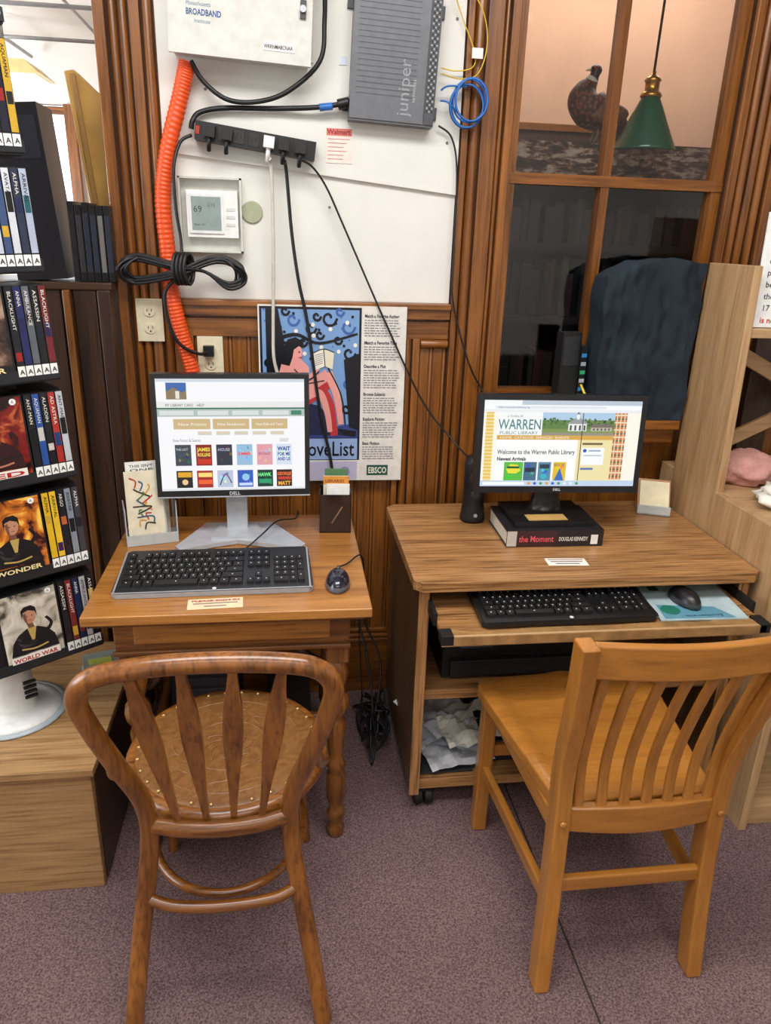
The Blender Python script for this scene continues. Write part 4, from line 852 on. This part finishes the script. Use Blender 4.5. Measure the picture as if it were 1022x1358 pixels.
for xb,xt in ((-.222,-.270),(-.168,-.184),(-.116,-.098),(-.062,-.014)):
    P=[Vector((xb+(xt-xb)*t,ly(.46+.395*t)-.012*(1-t),.46+.395*t)) for t in [i/14 for i in range(15)]]
    b.tube(P,[.0060,.0070,.0085,.0110,.0140,.0168,.0188,.0180,.0160,.0100,.0080],C['Z'],rect=True,raw=True,ref=(1,0,0),ab=(1,.006))
for s_,xh in ((-1,-.328),(1,.044)):
    b.tube([(xh,ly(.64),.64),(xh+s_*.010,-1.10,.57),(xh+s_*.022,-1.02,.51),(sx0+s_*.215,-.95,.455)],.0115,C['Y'],10,6)
for s_ in (-1,1):
    b.tube([(sx0+s_*.14,-.745,.43),(sx0+s_*.155,-.735,.25),(sx0+s_*.175,-.715,0)],[.019,.016,.013],C['Z'],12,8)
b.tube([(sx0+.165*math.cos(a*pi/8),-.93+.19*math.sin(a*pi/8)-.0,.27) for a in range(16)],.010,C['X'],10,4,True)
b.tube([(-.298,-1.14,.30),(-.24,-1.155,.285),(-.142,-1.16,.28),(-.04,-1.155,.285),(.010,-1.14,.30)],.012,C['X'],12,6)
b.done(.0015)

# ---------------------------------------------------------------- slat back chair
b=B('slat_back_chair'); C=CHR
nx,ny=18,14
def seatpt(u,v):
    y=-.66-.465*v; hw=(.247-.07*v); cxx=.725; x=cxx+hw*(2*u-1)
    if v<.12: x=cxx+hw*(2*u-1)*(1-.08*(1-v/.12)**2)
    y+= .012*math.cos((u-.5)*pi)*(1-v)
    e=min(u,1-u,v,1-v); dip=-.013*min(1,max(0,(e-.04)/.12)); ridge=.008*math.exp(-((u-.5)/.08)**2)*max(0,1-v*2)
    return x,y,.458+dip+ridge-(.006 if e<.001 else 0)
top=[[b.v(seatpt(i/nx,j/ny)) for i in range(nx+1)] for j in range(ny+1)]
for j in range(ny):
    for i in range(nx): b.f([top[j][i],top[j][i+1],top[j+1][i+1],top[j+1][i]],C['X'],True)
edge=[(0,i) for i in range(nx)]+[(j,nx) for j in range(ny)]+[(ny,i) for i in range(nx,0,-1)]+[(j,0) for j in range(ny,0,-1)]
bot=[]
for j,i in edge:
    x,y,z=seatpt(i/nx,j/ny); bot.append(b.v((x,y,.420)))
for k in range(len(edge)):
    k2=(k+1)%len(edge); b.f([top[edge[k][0]][edge[k][1]],top[edge[k2][0]][edge[k2][1]],bot[k2],bot[k]],C['X'])
b.f(bot,C['X'])
def post(P,wx,wy,m):
    Pc=cr(P,8); rings=[]
    for p_ in Pc:
        rings.append([b.v((p_.x+a*wx/2,p_.y+c*wy/2,p_.z)) for a,c in ((-1,-1),(1,-1),(1,1),(-1,1))])
    for i in range(len(rings)-1):
        for k in range(4): b.f([rings[i][k],rings[i][(k+1)%4],rings[i+1][(k+1)%4],rings[i+1][k]],m)
    b.f(rings[0][::-1],m); b.f(rings[-1],m)
def py(z): return -1.125-max(0,z-.46)*.13
post([(.535,-1.185,0),(.548,-1.15,.22),(.553,-1.13,.42),(.550,-1.13,.55),(.543,py(.7)-.005,.7),(.532,py(.87)-.015,.872)],.035,.05,C['Z'])
post([(.892,-1.185,0),(.895,-1.15,.22),(.90,-1.13,.42),(.908,-1.13,.55),(.926,py(.7)-.005,.7),(.948,py(.87)-.015,.872)],.035,.05,C['Z'])
post([(.515,-.71,0),(.518,-.71,.42)],.038,.038,C['Z']); post([(.935,-.71,0),(.932,-.71,.42)],.038,.038,C['Z'])
def rail(z0,z1,x0,x1,y,bow,t,m,topc=0):
    N=12; rings=[]
    for i in range(N+1):
        u=i/N; x=x0+(x1-x0)*u; yy=y-bow*math.sin(u*pi); tc_=topc*math.sin(u*pi)
        rings.append([b.v((x,yy-t/2,z0-tc_*.5)),b.v((x,yy+t/2,z0-tc_*.5)),b.v((x,yy+t/2,z1+tc_)),b.v((x,yy-t/2,z1+tc_))])
    for i in range(N):
        for k in range(4): b.f([rings[i][k],rings[i][(k+1)%4],rings[i+1][(k+1)%4],rings[i+1][k]],m)
    b.f(rings[0][::-1],m); b.f(rings[-1],m)
rail(.795,.868,.549,.934,py(.83)-.012,.022,.02,C['X'])
rail(.390,.452,.568,.888,-1.135,.016,.024,C['X'],.006)
for i in range(7):
    xb=.588+.286*(i/6.0); xt=.583+.325*(i/6.0); bow=math.sin((i+.5)/7*pi)
    P=[(xb,-1.135-.014*bow,.445),(xb+(xt-xb)*.35,-1.128-.010*bow,.56),(xb+(xt-xb)*.7,py(.7)+.004-.014*bow,.70),(xt,py(.81)-.01-.02*bow,.81)]
    b.tube(P,.0112,C['Z'],rect=True,ref=(1,0,0),ab=(1,.55),n=6)
b.tube([(.517,-.72,.20),(.548,-1.14,.20)],.012,C['Y'],rect=True,ref=(1,0,0),ab=(.8,1.5),n=1); b.tube([(.934,-.72,.20),(.897,-1.14,.20)],.012,C['Y'],rect=True,ref=(1,0,0),ab=(.8,1.5),n=1)
b.tube([(.548,-1.15,.255),(.895,-1.15,.255)],.012,C['X'],rect=True,ref=(0,0,1),ab=(1.5,.8),n=1); b.tube([(.52,-.71,.26),(.93,-.71,.26)],.012,C['X'],rect=True,ref=(0,0,1),ab=(1.5,.8),n=1)
b.box(.52,.93,-.70,-.68,.37,.42,C['X'])
for s_ in ((.5395,-.70,.53,-1.12),(.91,-.70,.905,-1.12)): b.tube([(s_[0]-.01,s_[1],.395),(s_[2]+(.02 if s_[0]<.7 else 0),s_[3],.395)],.02,C['Y'],rect=True,ref=(0,0,1),ab=(1.2,.5),n=1)
for x,z in ((.553,.42),(.902,.42),(.55,.255),(.895,.255)): b.ball((x,-1.158,z),.008,C['Z'],1,.5,1)
b.done(.005,3)

# ---------------------------------------------------------------- lights & camera
def area(name,loc,rot,sx_,sy_,e,c=(1,1,1)):
    l=bpy.data.lights.new(name,'AREA'); l.shape='RECTANGLE'; l.size=sx_; l.size_y=sy_; l.energy=e; l.color=c
    o=bpy.data.objects.new(name,l); o.location=loc; o.rotation_euler=rot; col.objects.link(o)
area('ceiling_light_main',(0.1,-1.5,2.86),(0,0,0),2.0,.7,58,(1,.99,.98))
area('ceiling_light_rear',(0.3,-3.2,2.86),(0,0,0),2.5,.6,28,(1,.99,.98))
area('window_light_left',(-3.7,-1.2,1.7),(0,math.radians(-90),0),1.6,2.0,68,(.88,.94,1))
l=bpy.data.lights.new('other_room_fill','POINT'); l.energy=130; l.shadow_soft_size=.3; l.color=(.98,.99,1)  # added out-of-frame point light, brightens the left room and its ceiling
o=bpy.data.objects.new('other_room_fill',l); o.location=(-2.3,1.6,1.6); col.objects.link(o)
area('right_room_fill',(1.5,1.1,2.86),(math.radians(6),0,0),1.4,.6,21,(1,.97,.94))  # added fill light to brighten the peach wall behind the window
w=bpy.data.worlds.new('world'); sc.world=w; w.use_nodes=True
w.node_tree.nodes['Background'].inputs[0].default_value=(.9,.94,1,1); w.node_tree.nodes['Background'].inputs[1].default_value=.5
cam=bpy.data.cameras.new('camera'); co=bpy.data.objects.new('camera',cam); col.objects.link(co); sc.camera=co
cam.sensor_fit='VERTICAL'; cam.sensor_height=36; cam.lens=980*36/1358; cam.clip_start=.02
R=Matrix.Rotation(math.radians(-8),4,'Z')@Matrix.Rotation(math.pi/2-math.radians(20.5),4,'X')@Matrix.Rotation(math.radians(1.9),4,'Z')
co.matrix_world=Matrix.Translation((0,-2.3,1.55))@R
